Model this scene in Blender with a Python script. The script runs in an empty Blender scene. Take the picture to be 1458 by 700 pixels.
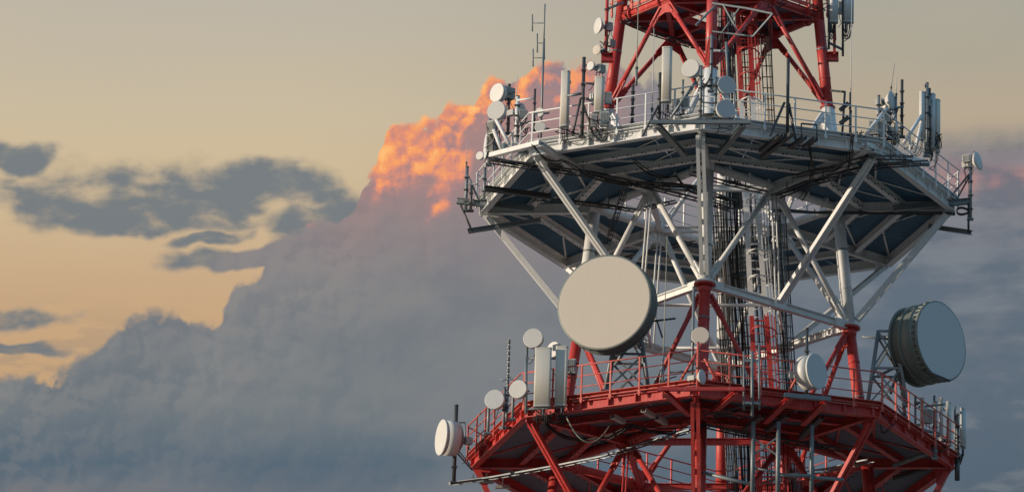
import bpy, math, random
from mathutils import Vector as V, Matrix
R_ = math.radians
random.seed(7)
sc = bpy.context.scene
COL = sc.collection

# ------------------------------------------------------------------ camera
CF, CD, CYAW, CPIT, CROL, TH = 6977.2208, 163.749, 0.0439, 0.3353, 0.0325, -0.0706
_cy, _sy, _cp, _sp = math.cos(CYAW), math.sin(CYAW), math.cos(CPIT), math.sin(CPIT)
FW = V((-_sy*_cp, _cy*_cp, _sp)); _r = V((_cy, _sy, 0)); _u = _r.cross(FW)
RT = math.cos(CROL)*_r + math.sin(CROL)*_u
UP = -math.sin(CROL)*_r + math.cos(CROL)*_u
CAM = V((0, -CD, 0))
cd = bpy.data.cameras.new('camera'); cam = bpy.data.objects.new('camera', cd); COL.objects.link(cam)
cd.sensor_width = 36; cd.lens = CF/1458*36; cd.clip_start = 1; cd.clip_end = 60000
mw = Matrix((RT, UP, -FW)).transposed().to_4x4(); mw.translation = CAM
cam.matrix_world = mw
sc.camera = cam

def at(px, py, Y):
    """point of the place on the vertical plane y = Y"""
    d = FW + (px-729)/CF*RT + (350-py)/CF*UP
    return CAM + d*((Y+CD)/d.y)
def atz(px, py, z):
    d = FW + (px-729)/CF*RT + (350-py)/CF*UP
    return CAM + d*(z/d.z)

# ------------------------------------------------------------------ light
SUN_AZ, SUN_EL = R_(77), R_(7)      # angle from the camera side (-Y) round to the left (-X)
sv = V((-math.sin(SUN_AZ)*math.cos(SUN_EL), -math.cos(SUN_AZ)*math.cos(SUN_EL), math.sin(SUN_EL)))
sl = bpy.data.lights.new('sun', 'SUN'); sl.energy = 3.9; sl.angle = R_(0.6); sl.color = (1.0, .84, .66)
so = bpy.data.objects.new('sun', sl); COL.objects.link(so); so.rotation_euler = sv.to_track_quat('Z', 'Y').to_euler()
sc.view_settings.view_transform = 'Standard'; sc.view_settings.look = 'None'
sc.view_settings.exposure = 0; sc.view_settings.gamma = 1; sc.view_settings.use_curve_mapping = False
sc.cycles.max_bounces = 5; sc.cycles.diffuse_bounces = 3

# ------------------------------------------------------------------ node helper
def lin(r, g, b):
    f = lambda c: (c/255/12.92) if c/255 <= .04045 else ((c/255+.055)/1.055)**2.4
    return (f(r), f(g), f(b), 1)
class N:
    def __init__(s, tree, dim='3D'): s.dim = dim; s.t = tree; s.n = tree.nodes; s.l = tree.links
    def put(s, inp, v):
        if hasattr(v, 'is_linked') or isinstance(v, bpy.types.NodeSocket): s.l.new(v, inp)
        else:
            try: inp.default_value = v
            except Exception: inp.default_value = (v, v, v)
    def m(s, op, a, b=0.0, c=0.0, clamp=False):
        x = s.n.new('ShaderNodeMath'); x.operation = op; x.use_clamp = clamp
        s.put(x.inputs[0], a); s.put(x.inputs[1], b); s.put(x.inputs[2], c)
        return x.outputs[0]
    def add(s, a, b): return s.m('ADD', a, b)
    def sub(s, a, b): return s.m('SUBTRACT', a, b)
    def mul(s, a, b): return s.m('MULTIPLY', a, b)
    def ss(s, v, lo, hi, a=0.0, b=1.0):
        x = s.n.new('ShaderNodeMapRange'); x.interpolation_type = 'SMOOTHSTEP'
        s.put(x.inputs[0], v); s.put(x.inputs[1], lo); s.put(x.inputs[2], hi); s.put(x.inputs[3], a); s.put(x.inputs[4], b)
        return x.outputs[0]
    def xyz(s, x, y, z=0.0):
        c = s.n.new('ShaderNodeCombineXYZ'); s.put(c.inputs[0], x); s.put(c.inputs[1], y); s.put(c.inputs[2], z); return c.outputs[0]
    def noise(s, vec, scale, detail=4, rough=.5, dist=0.0, col=False):
        x = s.n.new('ShaderNodeTexNoise'); x.noise_dimensions = s.dim; s.put(x.inputs['Vector'], vec); x.inputs['Scale'].default_value = scale
        x.inputs['Detail'].default_value = detail; x.inputs['Roughness'].default_value = rough; x.inputs['Distortion'].default_value = dist
        return x.outputs['Color'] if col else x.outputs['Fac']
    def mix(s, f, a, b):
        x = s.n.new('ShaderNodeMix'); x.data_type = 'RGBA'
        s.put(x.inputs[0], f); s.put(x.inputs[6], a); s.put(x.inputs[7], b); return x.outputs[2]
    def curve(s, v, pts, x0, x1, y0, y1):
        """piecewise-smooth function given by points (x,y)"""
        r = s.m('DIVIDE', s.sub(v, x0), x1-x0, clamp=True)
        f = s.n.new('ShaderNodeFloatCurve'); c = f.mapping.curves[0]
        P = [((a-x0)/(x1-x0), (b-y0)/(y1-y0)) for a, b in pts]
        c.points[0].location = P[0]; c.points[1].location = P[-1]
        for q in P[1:-1]: c.points.new(*q)
        for q in c.points: q.handle_type = 'AUTO_CLAMPED'
        f.mapping.use_clip = False; f.mapping.update()
        s.put(f.inputs[1], r)
        return s.add(s.mul(f.outputs[0], y1-y0), y0)
    def ramp(s, v, stops):
        x = s.n.new('ShaderNodeValToRGB'); e = x.color_ramp.elements
        e[0].position, e[0].color = stops[0]; e[1].position, e[1].color = stops[-1]
        for p, c in stops[1:-1]:
            q = e.new(p); q.color = c
        s.put(x.inputs[0], v); return x.outputs[0]

# ------------------------------------------------------------------ sky: clear evening sky, cloud streaks, cumulus bank
w = bpy.data.worlds.new('World'); sc.world = w; w.use_nodes = True
g = N(w.node_tree, '2D'); g.n.clear()
tc = g.n.new('ShaderNodeTexCoord'); sp = g.n.new('ShaderNodeSeparateXYZ'); g.l.new(tc.outputs['Generated'], sp.inputs[0])
az = g.m('ARCTAN2', sp.outputs[0], sp.outputs[1]); el = g.m('ARCSINE', sp.outputs[2])
# sky coordinates in hundredths of 100/6977 rad: S grows to the right, T grows downward, a little tilted (the cloud base tilts)
_k = 6977.0/100
s0 = g.mul(g.add(az, CYAW), _k*.944); t0 = g.mul(g.sub(CPIT, el), _k)
S = g.add(g.sub(g.mul(s0, math.cos(CROL)), g.mul(t0, -math.sin(CROL))), 7.29)
T = g.add(g.add(g.mul(t0, math.cos(CROL)), g.mul(s0, -math.sin(CROL)*-1)), 3.5)
ST = g.xyz(S, T)
def off(dx, dy): return g.xyz(g.add(S, dx), g.add(T, dy))
# clear layer
nish = g.n.new('ShaderNodeTexSky'); nish.sky_type = 'NISHITA'; nish.sun_disc = False
nish.sun_elevation = SUN_EL; nish.sun_rotation = math.pi + SUN_AZ; nish.air_density = 1.2; nish.dust_density = 2.5
c_l = g.ramp(g.m('DIVIDE', T, 8, clamp=True), [(0, lin(194, 185, 170)), (.1, lin(200, 188, 167)), (.2, lin(208, 192, 163)), (.3, lin(214, 192, 156)), (.4, lin(212, 185, 148)), (.5, lin(207, 174, 136)), (.62, lin(204, 167, 126)), (.8, lin(196, 158, 118)), (1, lin(150, 130, 110))])
c_r = g.ramp(g.m('DIVIDE', T, 8, clamp=True), [(0, lin(172, 169, 156)), (.1, lin(178, 170, 152)), (.22, lin(184, 168, 146)), (.36, lin(150, 140, 130)), (1, lin(140, 125, 115))])
n_v = g.noise(g.xyz(g.mul(S, .12), g.mul(T, .5)), 1.6, 4, .5)
clr = g.mix(g.ss(g.add(S, g.mul(n_v, 3)), 5, 14.5), c_l, c_r)
clr = g.mix(g.ss(T, .5, -26, 0, .95), clr, lin(88, 146, 190))
side = g.m('ABSOLUTE', g.add(az, 1.25))      # distance in azimuth from the sunset side
clr = g.mix(g.ss(side, 1.3, 2.0, 0, .95), clr, lin(106, 156, 190))
clr = g.mix(g.mul(g.ss(n_v, .35, .7), .08), clr, lin(225, 200, 160))
sc10 = g.n.new('ShaderNodeVectorMath'); sc10.operation = 'SCALE'; g.l.new(clr, sc10.inputs[0]); sc10.inputs[3].default_value = 10
clr = g.mix(.08, sc10.outputs[0], nish.outputs[0])
def x10(c):
    q = g.n.new('ShaderNodeVectorMath'); q.operation = 'SCALE'; g.put(q.inputs[0], c if not isinstance(c, tuple) else c[:3]); q.inputs[3].default_value = 10; return q.outputs[0]
# grey streaks
wq = g.noise(ST, .9, 3, .5, col=True)
sepw = g.n.new('ShaderNodeSeparateXYZ'); g.l.new(wq, sepw.inputs[0])
Sw = g.add(S, g.mul(g.sub(sepw.outputs[0], .5), .9)); Tw = g.add(T, g.mul(g.sub(sepw.outputs[1], .5), .5))
def blob(cx, cy, rx, ry, tilt=0.0):
    dx = g.sub(Sw, cx); dy = g.sub(g.sub(Tw, cy), g.mul(dx, tilt))
    return g.m('SUBTRACT', 1, g.m('SQRT', g.add(g.m('POWER', g.m('ABSOLUTE', g.m('DIVIDE', dx, rx)), 2), g.m('POWER', g.m('ABSOLUTE', g.m('DIVIDE', dy, ry)), 2))))
bl = None
for b in [(1.55, 2.92, 1.75, .52, -.03), (3.75, 2.68, 1.35, .36, .07), (2.7, 2.95, 1.0, .24, .03), (0.0, 2.4, .55, .26, -.15), (1.9, 3.25, 1.7, .22, -.05), (3.45, 3.68, 1.2, .17, -.14), (.1, 4.66, 1.1, .18, -.02), (.25, 5.08, 1.1, .09, 0), (3.1, 3.42, .5, .12, -.2), (4.6, 3.15, .9, .35, 0)]:
    q = blob(*b); bl = q if bl is None else g.m('SMOOTH_MAX', bl, q, .12)
fn = g.noise(g.xyz(g.mul(S, 1.0), g.mul(T, 1.8)), 1.3, 7, .5, .12)
bm = g.add(g.m('MINIMUM', g.add(g.mul(bl, 1.7), .24), .95), g.mul(g.sub(fn, .5), 2.0))
lay0 = g.noise(g.xyz(g.mul(S, .7), g.mul(T, 1.5)), 2.4, 4, .5)
smask = g.mul(g.ss(bm, -.12, 1.05), .92)
lay = g.ss(g.noise(g.xyz(g.mul(S, .5), g.mul(T, 2.2)), 1.6, 4, .55), .46, .62)
lowleft = g.mul(g.mul(g.ss(T, 4.1, 5.2), g.ss(S, 5, 1)), g.mul(lay, .45))
s_col = g.mix(g.ss(g.add(bm, g.mul(g.sub(lay0, .5), .7)), .1, .95), lin(162, 150, 134), lin(108, 119, 127))
sky = g.mix(smask, clr, x10(s_col))
sky = g.mix(lowleft, sky, x10(lin(158, 140, 122)))
# cumulus bank: outline, billows
def billow(vec, sc_):
    x = g.n.new('ShaderNodeTexVoronoi'); x.feature = 'F1'; x.inputs['Scale'].default_value = sc_; x.voronoi_dimensions = '2D'
    x.inputs['Detail'].default_value = 3.0; x.inputs['Roughness'].default_value = .52; x.inputs['Lacunarity'].default_value = 2.3; x.normalize = True
    g.put(x.inputs['Vector'], vec); return x.outputs['Distance']
def warp(dx, dy):
    base = off(dx, dy)
    nn = g.noise(base, 2.2, 3, .5, col=True)
    q = g.n.new('ShaderNodeVectorMath'); q.operation = 'MULTIPLY_ADD'; g.l.new(nn, q.inputs[0]); q.inputs[1].default_value = (.26, .26, 0); g.l.new(base, q.inputs[2]); return q.outputs[0]
w0 = warp(0, 0); w1 = warp(-.09, -.10)
def dome(v): return g.sub(1, g.m('POWER', g.mul(v, 1.45), 2))
b0 = dome(billow(w0, 1.75)); b1 = dome(billow(w1, 1.75))
fb0 = g.noise(w0, 1.9, 5, .5); fc0 = g.noise(w0, 1.7, 2, .45); fb1 = g.noise(w1, 1.7, 2, .45)
out_pts = [(-40, 9), (-12, 7.5), (-2, 5.9), (0, 5.48), (.9, 5.38), (1.45, 5.12), (1.8, 4.68), (2.1, 4.5), (2.4, 4.46), (2.9, 4.58), (3.22, 4.56), (3.36, 4.15), (3.75, 3.88), (3.88, 3.5), (4.2, 3.3), (4.75, 3.15), (5.0, 2.95), (5.12, 2.55), (5.32, 2.3), (5.42, 1.82), (5.65, 1.72), (6.02, 1.76), (6.25, 1.5), (6.6, 1.38), (6.85, 1.14), (7.2, 1.12), (7.6, .98), (8.2, .93), (8.8, 1.05), (9.6, 1.35), (10.4, 1.7), (11.5, 1.95), (12.7, 1.95), (13.4, 1.88), (14.6, 1.85), (40, 1.5)]
# the curve is drawn over the stretch of sky the tower stands before; beyond it the outline stays level
hT = g.curve(S, [(a, b) for a, b in out_pts if -2 <= a <= 15], -2, 15, 0, 7)
hT = g.add(hT, g.mul(g.ss(S, -2, -30), 6))
soft = g.ss(S, 8.6, 11.5)          # the right half of the outline is a soft veil
dep = g.sub(T, hT)                  # depth below the outline
edge_amp = g.sub(.75, g.mul(soft, .3))
dn = g.add(dep, g.mul(g.add(g.mul(g.sub(b0, .72), .6), g.mul(g.sub(fb0, .5), .42)), edge_amp))
arm = blob(4.0, 3.55, 1.15, .2, -.26)
dn = g.m('SMOOTH_MAX', dn, g.mul(g.add(arm, g.mul(g.sub(fn, .5), .35)), .5), .08)
cm = g.ss(dn, 0, g.add(g.add(.09, g.mul(soft, .5)), g.mul(g.ss(S, 4.9, 4.0), .09)))
rel = g.add(g.mul(g.sub(b0, b1), 2.0), g.mul(g.sub(fc0, fb1), 1.7))   # side of each billow towards the light
rel2 = g.add(rel, g.mul(g.sub(b0, .7), .6))
# body colour by height and across
body = g.ramp(g.m('DIVIDE', T, 8, clamp=True), [(0, lin(150, 140, 142)), (.2, lin(140, 131, 137)), (.33, lin(139, 128, 133)), (.42, lin(136, 128, 131)), (.52, lin(130, 130, 132)), (.62, lin(124, 128, 131)), (.74, lin(114, 122, 127)), (.83, lin(88, 105, 119)), (.86, lin(96, 109, 121)), (.885, lin(110, 115, 122)), (.95, lin(116, 115, 122)), (1, lin(108, 110, 116))])
body_r = g.ramp(g.m('DIVIDE', T, 8, clamp=True), [(0, lin(140, 140, 142)), (.25, lin(118, 125, 133)), (.33, lin(150, 132, 134)), (.38, lin(126, 126, 133)), (.5, lin(108, 118, 129)), (.7, lin(95, 108, 121)), (.85, lin(86, 101, 115)), (1, lin(96, 104, 114))])
nb = g.noise(g.xyz(g.mul(S, .6), T), .55, 5, .5)
body = g.mix(g.ss(g.add(S, g.mul(g.sub(nb, .5), 4)), 6.5, 12.5), body, body_r)
amp = g.mul(g.ss(dn, 3.0, .1, .25, .8), g.ss(S, 8.5, 5, .25, 1))
dark_side = g.ss(S, 15.5, 45, 0, .85)
body = g.mix(dark_side, body, lin(100, 138, 164))
lift = g.mul(g.ss(rel2, -.25, .45), amp)
body = g.mix(g.mul(lift, .20), body, lin(178, 163, 150))
body = g.mix(g.mul(g.mul(g.ss(rel2, .0, -.5), amp), .18), body, lin(88, 100, 112))
patch = g.ss(nb, .42, .66)
body = g.mix(g.mul(patch, g.ss(S, 12.5, 9, .05, .32)), body, lin(136, 134, 136))
body = g.mix(g.mul(g.ss(nb, .5, .3), .25), body, lin(88, 103, 118))
lr = g.noise(g.xyz(g.mul(S, .5), g.mul(T, 1.5)), 1.5, 6, .55)
rm = g.ss(S, 10.8, 12.6)
body = g.mix(g.mul(g.mul(g.ss(lr, .46, .64), rm), .55), body, lin(88, 103, 118))
body = g.mix(g.mul(g.mul(g.ss(lr, .50, .34), rm), .40), body, lin(130, 136, 142))
# warm glow on the sun side of the tall part
def win(v, a, b, c, d): return g.mul(g.ss(v, a, b), g.ss(v, d, c))
topm = g.mul(win(S, 4.85, 5.4, 8.0, 8.9), g.ss(T, 3.2, 2.4))
wid = g.curve(S, [(4.5, .7), (5.4, 1.05), (5.75, .85), (6.1, .52), (6.5, .40), (7.0, .32), (7.6, .28), (8.5, .25)], 4.5, 8.5, 0, 1.2)
lit = g.mul(g.ss(g.m('DIVIDE', g.sub(dn, g.mul(rel, .5)), wid), 2.5, -.3), topm)
q2 = g.m('SUBTRACT', 1, g.m('SQRT', g.add(g.m('POWER', g.m('ABSOLUTE', g.m('DIVIDE', g.sub(g.add(S, g.mul(T, .28)), 7.05), .34)), 2), g.m('POWER', g.m('ABSOLUTE', g.m('DIVIDE', g.sub(T, 2.55), .75)), 2))))
lit2 = g.mul(g.ss(g.add(q2, g.add(g.mul(rel, .25), g.mul(g.sub(fb0, .5), .8))), -.15, .9), .78)
q3 = g.m('SUBTRACT', 1, g.m('SQRT', g.add(g.m('POWER', g.m('ABSOLUTE', g.m('DIVIDE', g.sub(S, 4.15), .5)), 2), g.m('POWER', g.m('ABSOLUTE', g.m('DIVIDE', g.sub(T, 3.15), .22)), 2))))
lit3 = g.mul(g.ss(g.add(q3, g.mul(g.sub(fb0, .5), 1.2)), .1, .9), .42)
L = g.m('MAXIMUM', g.m('MAXIMUM', lit, lit2), lit3)
halo = g.mul(g.mul(win(S, 3.9, 6.6, 8.3, 9.2), g.mul(g.ss(dn, 2.4, .2), g.ss(T, 4.3, 2.6))), .5)
body = g.mix(halo, body, lin(196, 136, 122))
gv = g.add(g.mul(L, .70), g.mul(g.mul(g.sub(g.ss(rel2, -.6, .6), .42), .50), g.ss(L, 0, .6)))
gv = g.sub(gv, g.ss(S, 6.4, 8.6, 0, .34))
glow = g.ramp(gv, [(0, lin(146, 130, 138)), (.2, lin(172, 134, 132)), (.38, lin(202, 140, 126)), (.56, lin(228, 147, 118)), (.74, lin(246, 161, 106)), (.92, lin(254, 184, 116)), (1, lin(255, 198, 128))])
body = g.mix(g.ss(L, .0, .62), body, glow)
pinkr = g.mul(g.mul(win(g.add(T, g.mul(g.sub(nb, .5), .8)), 2.3, 2.65, 2.75, 3.05), g.mul(g.ss(S, 12.8, 14.2), g.ss(g.noise(ST, 1.3, 5, .55), .35, .6))), .6)
body = g.mix(pinkr, body, lin(196, 140, 132))
sky = g.mix(cm, sky, x10(body))
bgn = g.n.new('ShaderNodeBackground'); g.l.new(sky, bgn.inputs[0]); bgn.inputs[1].default_value = .1
wo = g.n.new('ShaderNodeOutputWorld'); g.l.new(bgn.outputs[0], wo.inputs[0])
w.cycles.sampling_method = 'MANUAL'; w.cycles.sample_map_resolution = 1024
#STRUCT
# ------------------------------------------------------------------ materials
def mat(name, base, rough=.5, metal=0.0, var=.12, dirt=(.10, .08, .06), dirt_amt=.25, streak=.0, bump=.0, scale=1.3, spec=.5):
    m = bpy.data.materials.new(name); m.use_nodes = True; q = N(m.node_tree); q.n.clear()
    o = q.n.new('ShaderNodeOutputMaterial'); b = q.n.new('ShaderNodeBsdfPrincipled'); q.l.new(b.outputs[0], o.inputs[0])
    geo = q.n.new('ShaderNodeNewGeometry'); P = geo.outputs['Position']
    mp = q.n.new('ShaderNodeMapping'); q.l.new(P, mp.inputs[0]); mp.inputs['Scale'].default_value = (3, 3, .35)
    n1 = q.noise(P, scale, 5, .6); n2 = q.noise(mp.outputs[0], 2.2, 4, .6); n3 = q.noise(P, scale*9, 3, .6)
    hi = tuple(min(1, c*(1+var)) for c in base)+(1,); lo = tuple(c*(1-var) for c in base)+(1,)
    c = q.mix(n1, lo, hi)
    c = q.mix(q.mul(q.ss(n3, .45, .8), dirt_amt*.5), c, dirt+(1,))
    c = q.mix(q.mul(q.ss(n2, .52, .78), dirt_amt), c, dirt+(1,))
    if streak: c = q.mix(q.mul(q.ss(q.noise(mp.outputs[0], 5, 3, .7), .6, .72), streak), c, (.22, .09, .04, 1))
    q.l.new(c, b.inputs['Base Color'])
    q.l.new(q.ss(n1, .2, .8, max(0, rough-.12), min(1, rough+.12)), b.inputs['Roughness'])
    b.inputs['Metallic'].default_value = metal; b.inputs['Specular IOR Level'].default_value = spec
    if bump:
        bp = q.n.new('ShaderNodeBump'); bp.inputs['Strength'].default_value = bump; bp.inputs['Distance'].default_value = .01
        q.l.new(n3, bp.inputs['Height']); q.l.new(bp.outputs[0], b.inputs['Normal'])
    return m
MT = dict(
 red=mat('red_paint', (.54, .048, .042), .45, 0, .16, (.60, .20, .18), .7, .5, .5),
 redb=mat('faded_red_paint', (.60, .10, .075), .55, 0, .16, (.68, .34, .28), .7, .5, .6),
 white=mat('white_paint', (.78, .79, .78), .45, 0, .07, (.46, .40, .34), .30, .2, .3),
 galv=mat('galvanised_steel', (.23, .265, .28), .5, .3, .25, (.12, .11, .10), .4, .15, .3),
 dark=mat('dark_steel', (.085, .09, .095), .5, .3, .3, (.16, .12, .09), .4, .1, .3),
 black=mat('black_cable', (.012, .012, .013), .55, 0, .3, (.03, .03, .03), .2),
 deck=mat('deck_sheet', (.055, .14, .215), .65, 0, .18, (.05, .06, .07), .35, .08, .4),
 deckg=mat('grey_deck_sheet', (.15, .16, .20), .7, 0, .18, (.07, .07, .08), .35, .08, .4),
 radome=mat('radome_cream', (.68, .64, .56), .5, 0, .05, (.50, .44, .36), .25, .06, .1, .8),
 radw=mat('radome_white', (.67, .66, .63), .45, 0, .04, (.55, .50, .42), .2, .05, .1, .8),
 fabric=mat('radome_fabric', (.62, .56, .48), .75, 0, .03, (.52, .46, .40), .18, .04, .25, .6),
 fabricg=mat('radome_fabric_grey', (.60, .63, .64), .7, 0, .03, (.45, .45, .45), .15, .03, .2, .6),
 box=mat('radio_housing', (.50, .50, .47), .5, 0, .1, (.25, .22, .2), .3, .1, .1),
 drum=mat('drum_metal', (.20, .23, .21), .5, .3, .15, (.18, .17, .15), .3, .08, .3),
 bolt=mat('bolt_steel', (.05, .05, .055), .5, .5, .2),
 paleg=mat('pale_green_pole', (.45, .46, .36), .5, 0, .1),
)

# ------------------------------------------------------------------ mesh builder
class MB:
    def __init__(s): s.v = []; s.f = []; s.sm = []
    def frame(s, a, up=None):
        a = a.normalized(); up = V(up) if up is not None else V((0, 0, 1))
        if abs(a.dot(up.normalized())) > .985: up = V((0, 1, 0)) if abs(a.y) < .9 else V((1, 0, 0))
        x = up.cross(a).normalized(); y = a.cross(x).normalized()
        return x, y
    def prism(s, p0, p1, sec, up=None, sm=False, sec1=None, cap=True):
        """sweep a 2-D section (x across, y up) from p0 to p1"""
        p0, p1 = V(p0), V(p1); x, y = s.frame(p1-p0, up); n = len(sec); b = len(s.v)
        for p, S_ in ((p0, sec), (p1, sec1 or sec)):
            for a, c in S_: s.v.append(p+x*a+y*c)
        for i in range(n):
            j = (i+1) % n; s.f.append((b+i, b+j, b+n+j, b+n+i)); s.sm.append(sm)
        if cap:
            s.f.append(tuple(b+i for i in reversed(range(n)))); s.f.append(tuple(b+n+i for i in range(n))); s.sm += [False]*2
        return s
    def beam(s, p0, p1, w, h, up=None):
        return s.prism(p0, p1, [(-w/2, -h/2), (w/2, -h/2), (w/2, h/2), (-w/2, h/2)], up)
    def ibeam(s, p0, p1, w, h, t=.025, up=None):
        a, b, q = w/2, h/2, t/2
        return s.prism(p0, p1, [(-a, -b), (a, -b), (a, -b+t), (q, -b+t), (q, b-t), (a, b-t), (a, b), (-a, b), (-a, b-t), (-q, b-t), (-q, -b+t), (-a, -b+t)], up)
    def channel(s, p0, p1, w, h, t=.02, up=None):
        a, b = w/2, h/2
        return s.prism(p0, p1, [(-a, -b), (a, -b), (a, b), (a-t, b), (a-t, -b+t), (-a+t, -b+t), (-a+t, b), (-a, b)], up)
    def angle(s, p0, p1, w, t=.012, up=None):
        return s.prism(p0, p1, [(0, 0), (w, 0), (w, t), (t, t), (t, w), (0, w)], up)
    def tube(s, p0, p1, r, r1=None, n=10):
        c = [(math.cos(2*math.pi*i/n)*r, math.sin(2*math.pi*i/n)*r) for i in range(n)]
        k = (r1 if r1 is not None else r)/r
        return s.prism(p0, p1, c, None, True, [(a*k, b*k) for a, b in c])
    def path(s, pts, r, n=6):
        pts = [V(p) for p in pts]; b = len(s.v); k = len(pts); px = None
        for i, p in enumerate(pts):
            t = (pts[min(i+1, k-1)]-pts[max(i-1, 0)]).normalized()
            if px is None: x, y = s.frame(t)
            else:
                x = (px-t*px.dot(t)); x = x.normalized() if x.length > 1e-6 else s.frame(t)[0]; y = t.cross(x)
            px = x
            for j in range(n):
                a = 2*math.pi*j/n; s.v.append(p+x*math.cos(a)*r+y*math.sin(a)*r)
        for i in range(k-1):
            for j in range(n):
                l = (j+1) % n; s.f.append((b+i*n+j, b+i*n+l, b+(i+1)*n+l, b+(i+1)*n+j)); s.sm.append(True)
        s.f.append(tuple(b+j for j in reversed(range(n)))); s.f.append(tuple(b+(k-1)*n+j for j in range(n))); s.sm += [False]*2
        return s
    def lathe(s, c, axis, prof, n=32, up=None):
        """prof: list of (distance along axis, radius)"""
        c = V(c); axis = V(axis).normalized(); x, y = s.frame(axis, up); b = len(s.v); k = len(prof)
        for t, r in prof:
            for j in range(n):
                a = 2*math.pi*j/n; s.v.append(c+axis*t+(x*math.cos(a)+y*math.sin(a))*max(r, 1e-4))
        for i in range(k-1):
            for j in range(n):
                l = (j+1) % n; s.f.append((b+i*n+j, b+i*n+l, b+(i+1)*n+l, b+(i+1)*n+j)); s.sm.append(True)
        s.f.append(tuple(b+j for j in reversed(range(n)))); s.f.append(tuple(b+(k-1)*n+j for j in range(n))); s.sm += [False]*2
        return s
    def box(s, c, w, d, h, ax=0.0):
        """box at centre c, w across, d deep, h high, turned by the angle ax about z"""
        c = V(c); x = V((math.cos(ax), math.sin(ax), 0)); y = V((-math.sin(ax), math.cos(ax), 0)); b = len(s.v)
        for k in (-1, 1):
            for i, j in ((-1, -1), (1, -1), (1, 1), (-1, 1)): s.v.append(c+x*i*w/2+y*j*d/2+V((0, 0, k*h/2)))
        for q in ((0, 3, 2, 1), (4, 5, 6, 7), (0, 1, 5, 4), (1, 2, 6, 5), (2, 3, 7, 6), (3, 0, 4, 7)): s.f.append(tuple(b+i for i in q)); s.sm.append(False)
        return s
    def plate(s, pts, t, nrm=None):
        """flat plate: outline pts, thickness t"""
        pts = [V(p) for p in pts]; nn = (pts[1]-pts[0]).cross(pts[2]-pts[1]).normalized() if nrm is None else V(nrm).normalized()
        b = len(s.v); n = len(pts)
        s.v += [p-nn*t/2 for p in pts]+[p+nn*t/2 for p in pts]
        for i in range(n):
            j = (i+1) % n; s.f.append((b+i, b+j, b+n+j, b+n+i)); s.sm.append(False)
        s.f.append(tuple(b+i for i in reversed(range(n)))); s.f.append(tuple(b+n+i for i in range(n))); s.sm += [False]*2
        return s
    def build(s, name, m, parent=None, label=None):
        me = bpy.data.meshes.new(name); o_ = parent['_o'] if parent is not None and '_o' in parent.keys() else None
        base = BASE.get(parent.name, V((0, 0, 0))) if parent is not None else V((0, 0, 0))
        me.from_pydata([tuple(p-base) for p in s.v], [], s.f)
        me.polygons.foreach_set('use_smooth', s.sm)
        for mm in (m if isinstance(m, (list, tuple)) else [m]): me.materials.append(MT[mm] if isinstance(mm, str) else mm)
        me.update()
        ob = bpy.data.objects.new(name, me); COL.objects.link(ob)
        if parent is not None: ob.parent = parent; BASE[ob.name] = base
        if label: ob['label'] = label
        return ob
BASE = {}
def thing(name, label, cat, loc=(0, 0, 0), group=None):
    o = bpy.data.objects.new(name, None); COL.objects.link(o); o.location = loc; o.empty_display_size = .2
    o['label'] = label; o['category'] = cat
    if group: o['group'] = group
    BASE[o.name] = V(loc); return o
def struct(o): o['kind'] = 'structure'; return o

# ------------------------------------------------------------------ tower figures (metres above the camera)
RO = 8.4                                     # corner radius of the two large platforms
PZ = {1: 49.05, 2: 58.48, 3: 65.75}          # underside of each platform
J0, J1, J2 = 44.3, 54.19, 62.45              # joints of legs, ties and braces
def interp(z, tab):
    for (a, b), (c, d) in zip(tab, tab[1:]):
        if z <= c: return b+(d-b)*(z-a)/(c-a)
    return b+(d-b)*(z-a)/(c-a)
def rl(z): return interp(z, [(-2, 10.6), (30, 7.0), (44.3, 5.85), (49.05, 5.42), (54.19, 4.767), (58.48, 4.33), (65.75, 3.585), (74, 2.9)])
def pol(r, k, z):
    a = TH+k*math.pi/4
    return V((r*math.sin(a), -r*math.cos(a), z))
def leg(k, z): return pol(rl(z), k, z)       # k = 0, 2, 4, 6
def mid(k, z): return (leg(k-1, z)+leg(k+1, z))/2   # k odd
KR = [0, 2, 4, 6]; KM = [1, 3, 5, 7]

# ------------------------------------------------------------------ ground
def ground():
    m = bpy.data.materials.new('dry_fields'); m.use_nodes = True; q = N(m.node_tree); b = q.n['Principled BSDF']
    geo = q.n.new('ShaderNodeNewGeometry'); P = geo.outputs['Position']
    v = q.n.new('ShaderNodeTexVoronoi'); q.l.new(P, v.inputs[0]); v.inputs['Scale'].default_value = .006; sx = q.n.new('ShaderNodeSeparateXYZ'); q.l.new(v.outputs['Color'], sx.inputs[0])
    n = q.noise(P, .05, 6, .6); n2 = q.noise(P, 1.5, 4, .6)
    c = q.mix(sx.outputs[0], (.30, .25, .21, 1), (.22, .20, .16, 1)); c = q.mix(q.ss(n, .4, .7), c, (.24, .20, .16, 1)); c = q.mix(q.mul(n2, .4), c, (.13, .10, .07, 1))
    q.l.new(c, b.inputs['Base Color']); b.inputs['Roughness'].default_value = .95
    mb = MB(); n_ = 64
    for k, r in enumerate((60, 400, 3000, 40000)):
        for i in range(n_): a = 2*math.pi*i/n_; mb.v.append(V((r*math.cos(a), r*math.sin(a), -1.7)))
    mb.f.append(tuple(range(n_))); mb.sm.append(False)
    for k in range(3):
        for i in range(n_): j = (i+1) % n_; mb.f.append((k*n_+i, (k+1)*n_+i, (k+1)*n_+j, k*n_+j)); mb.sm.append(False)
    struct(mb.build('ground', m))
ground()

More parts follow.
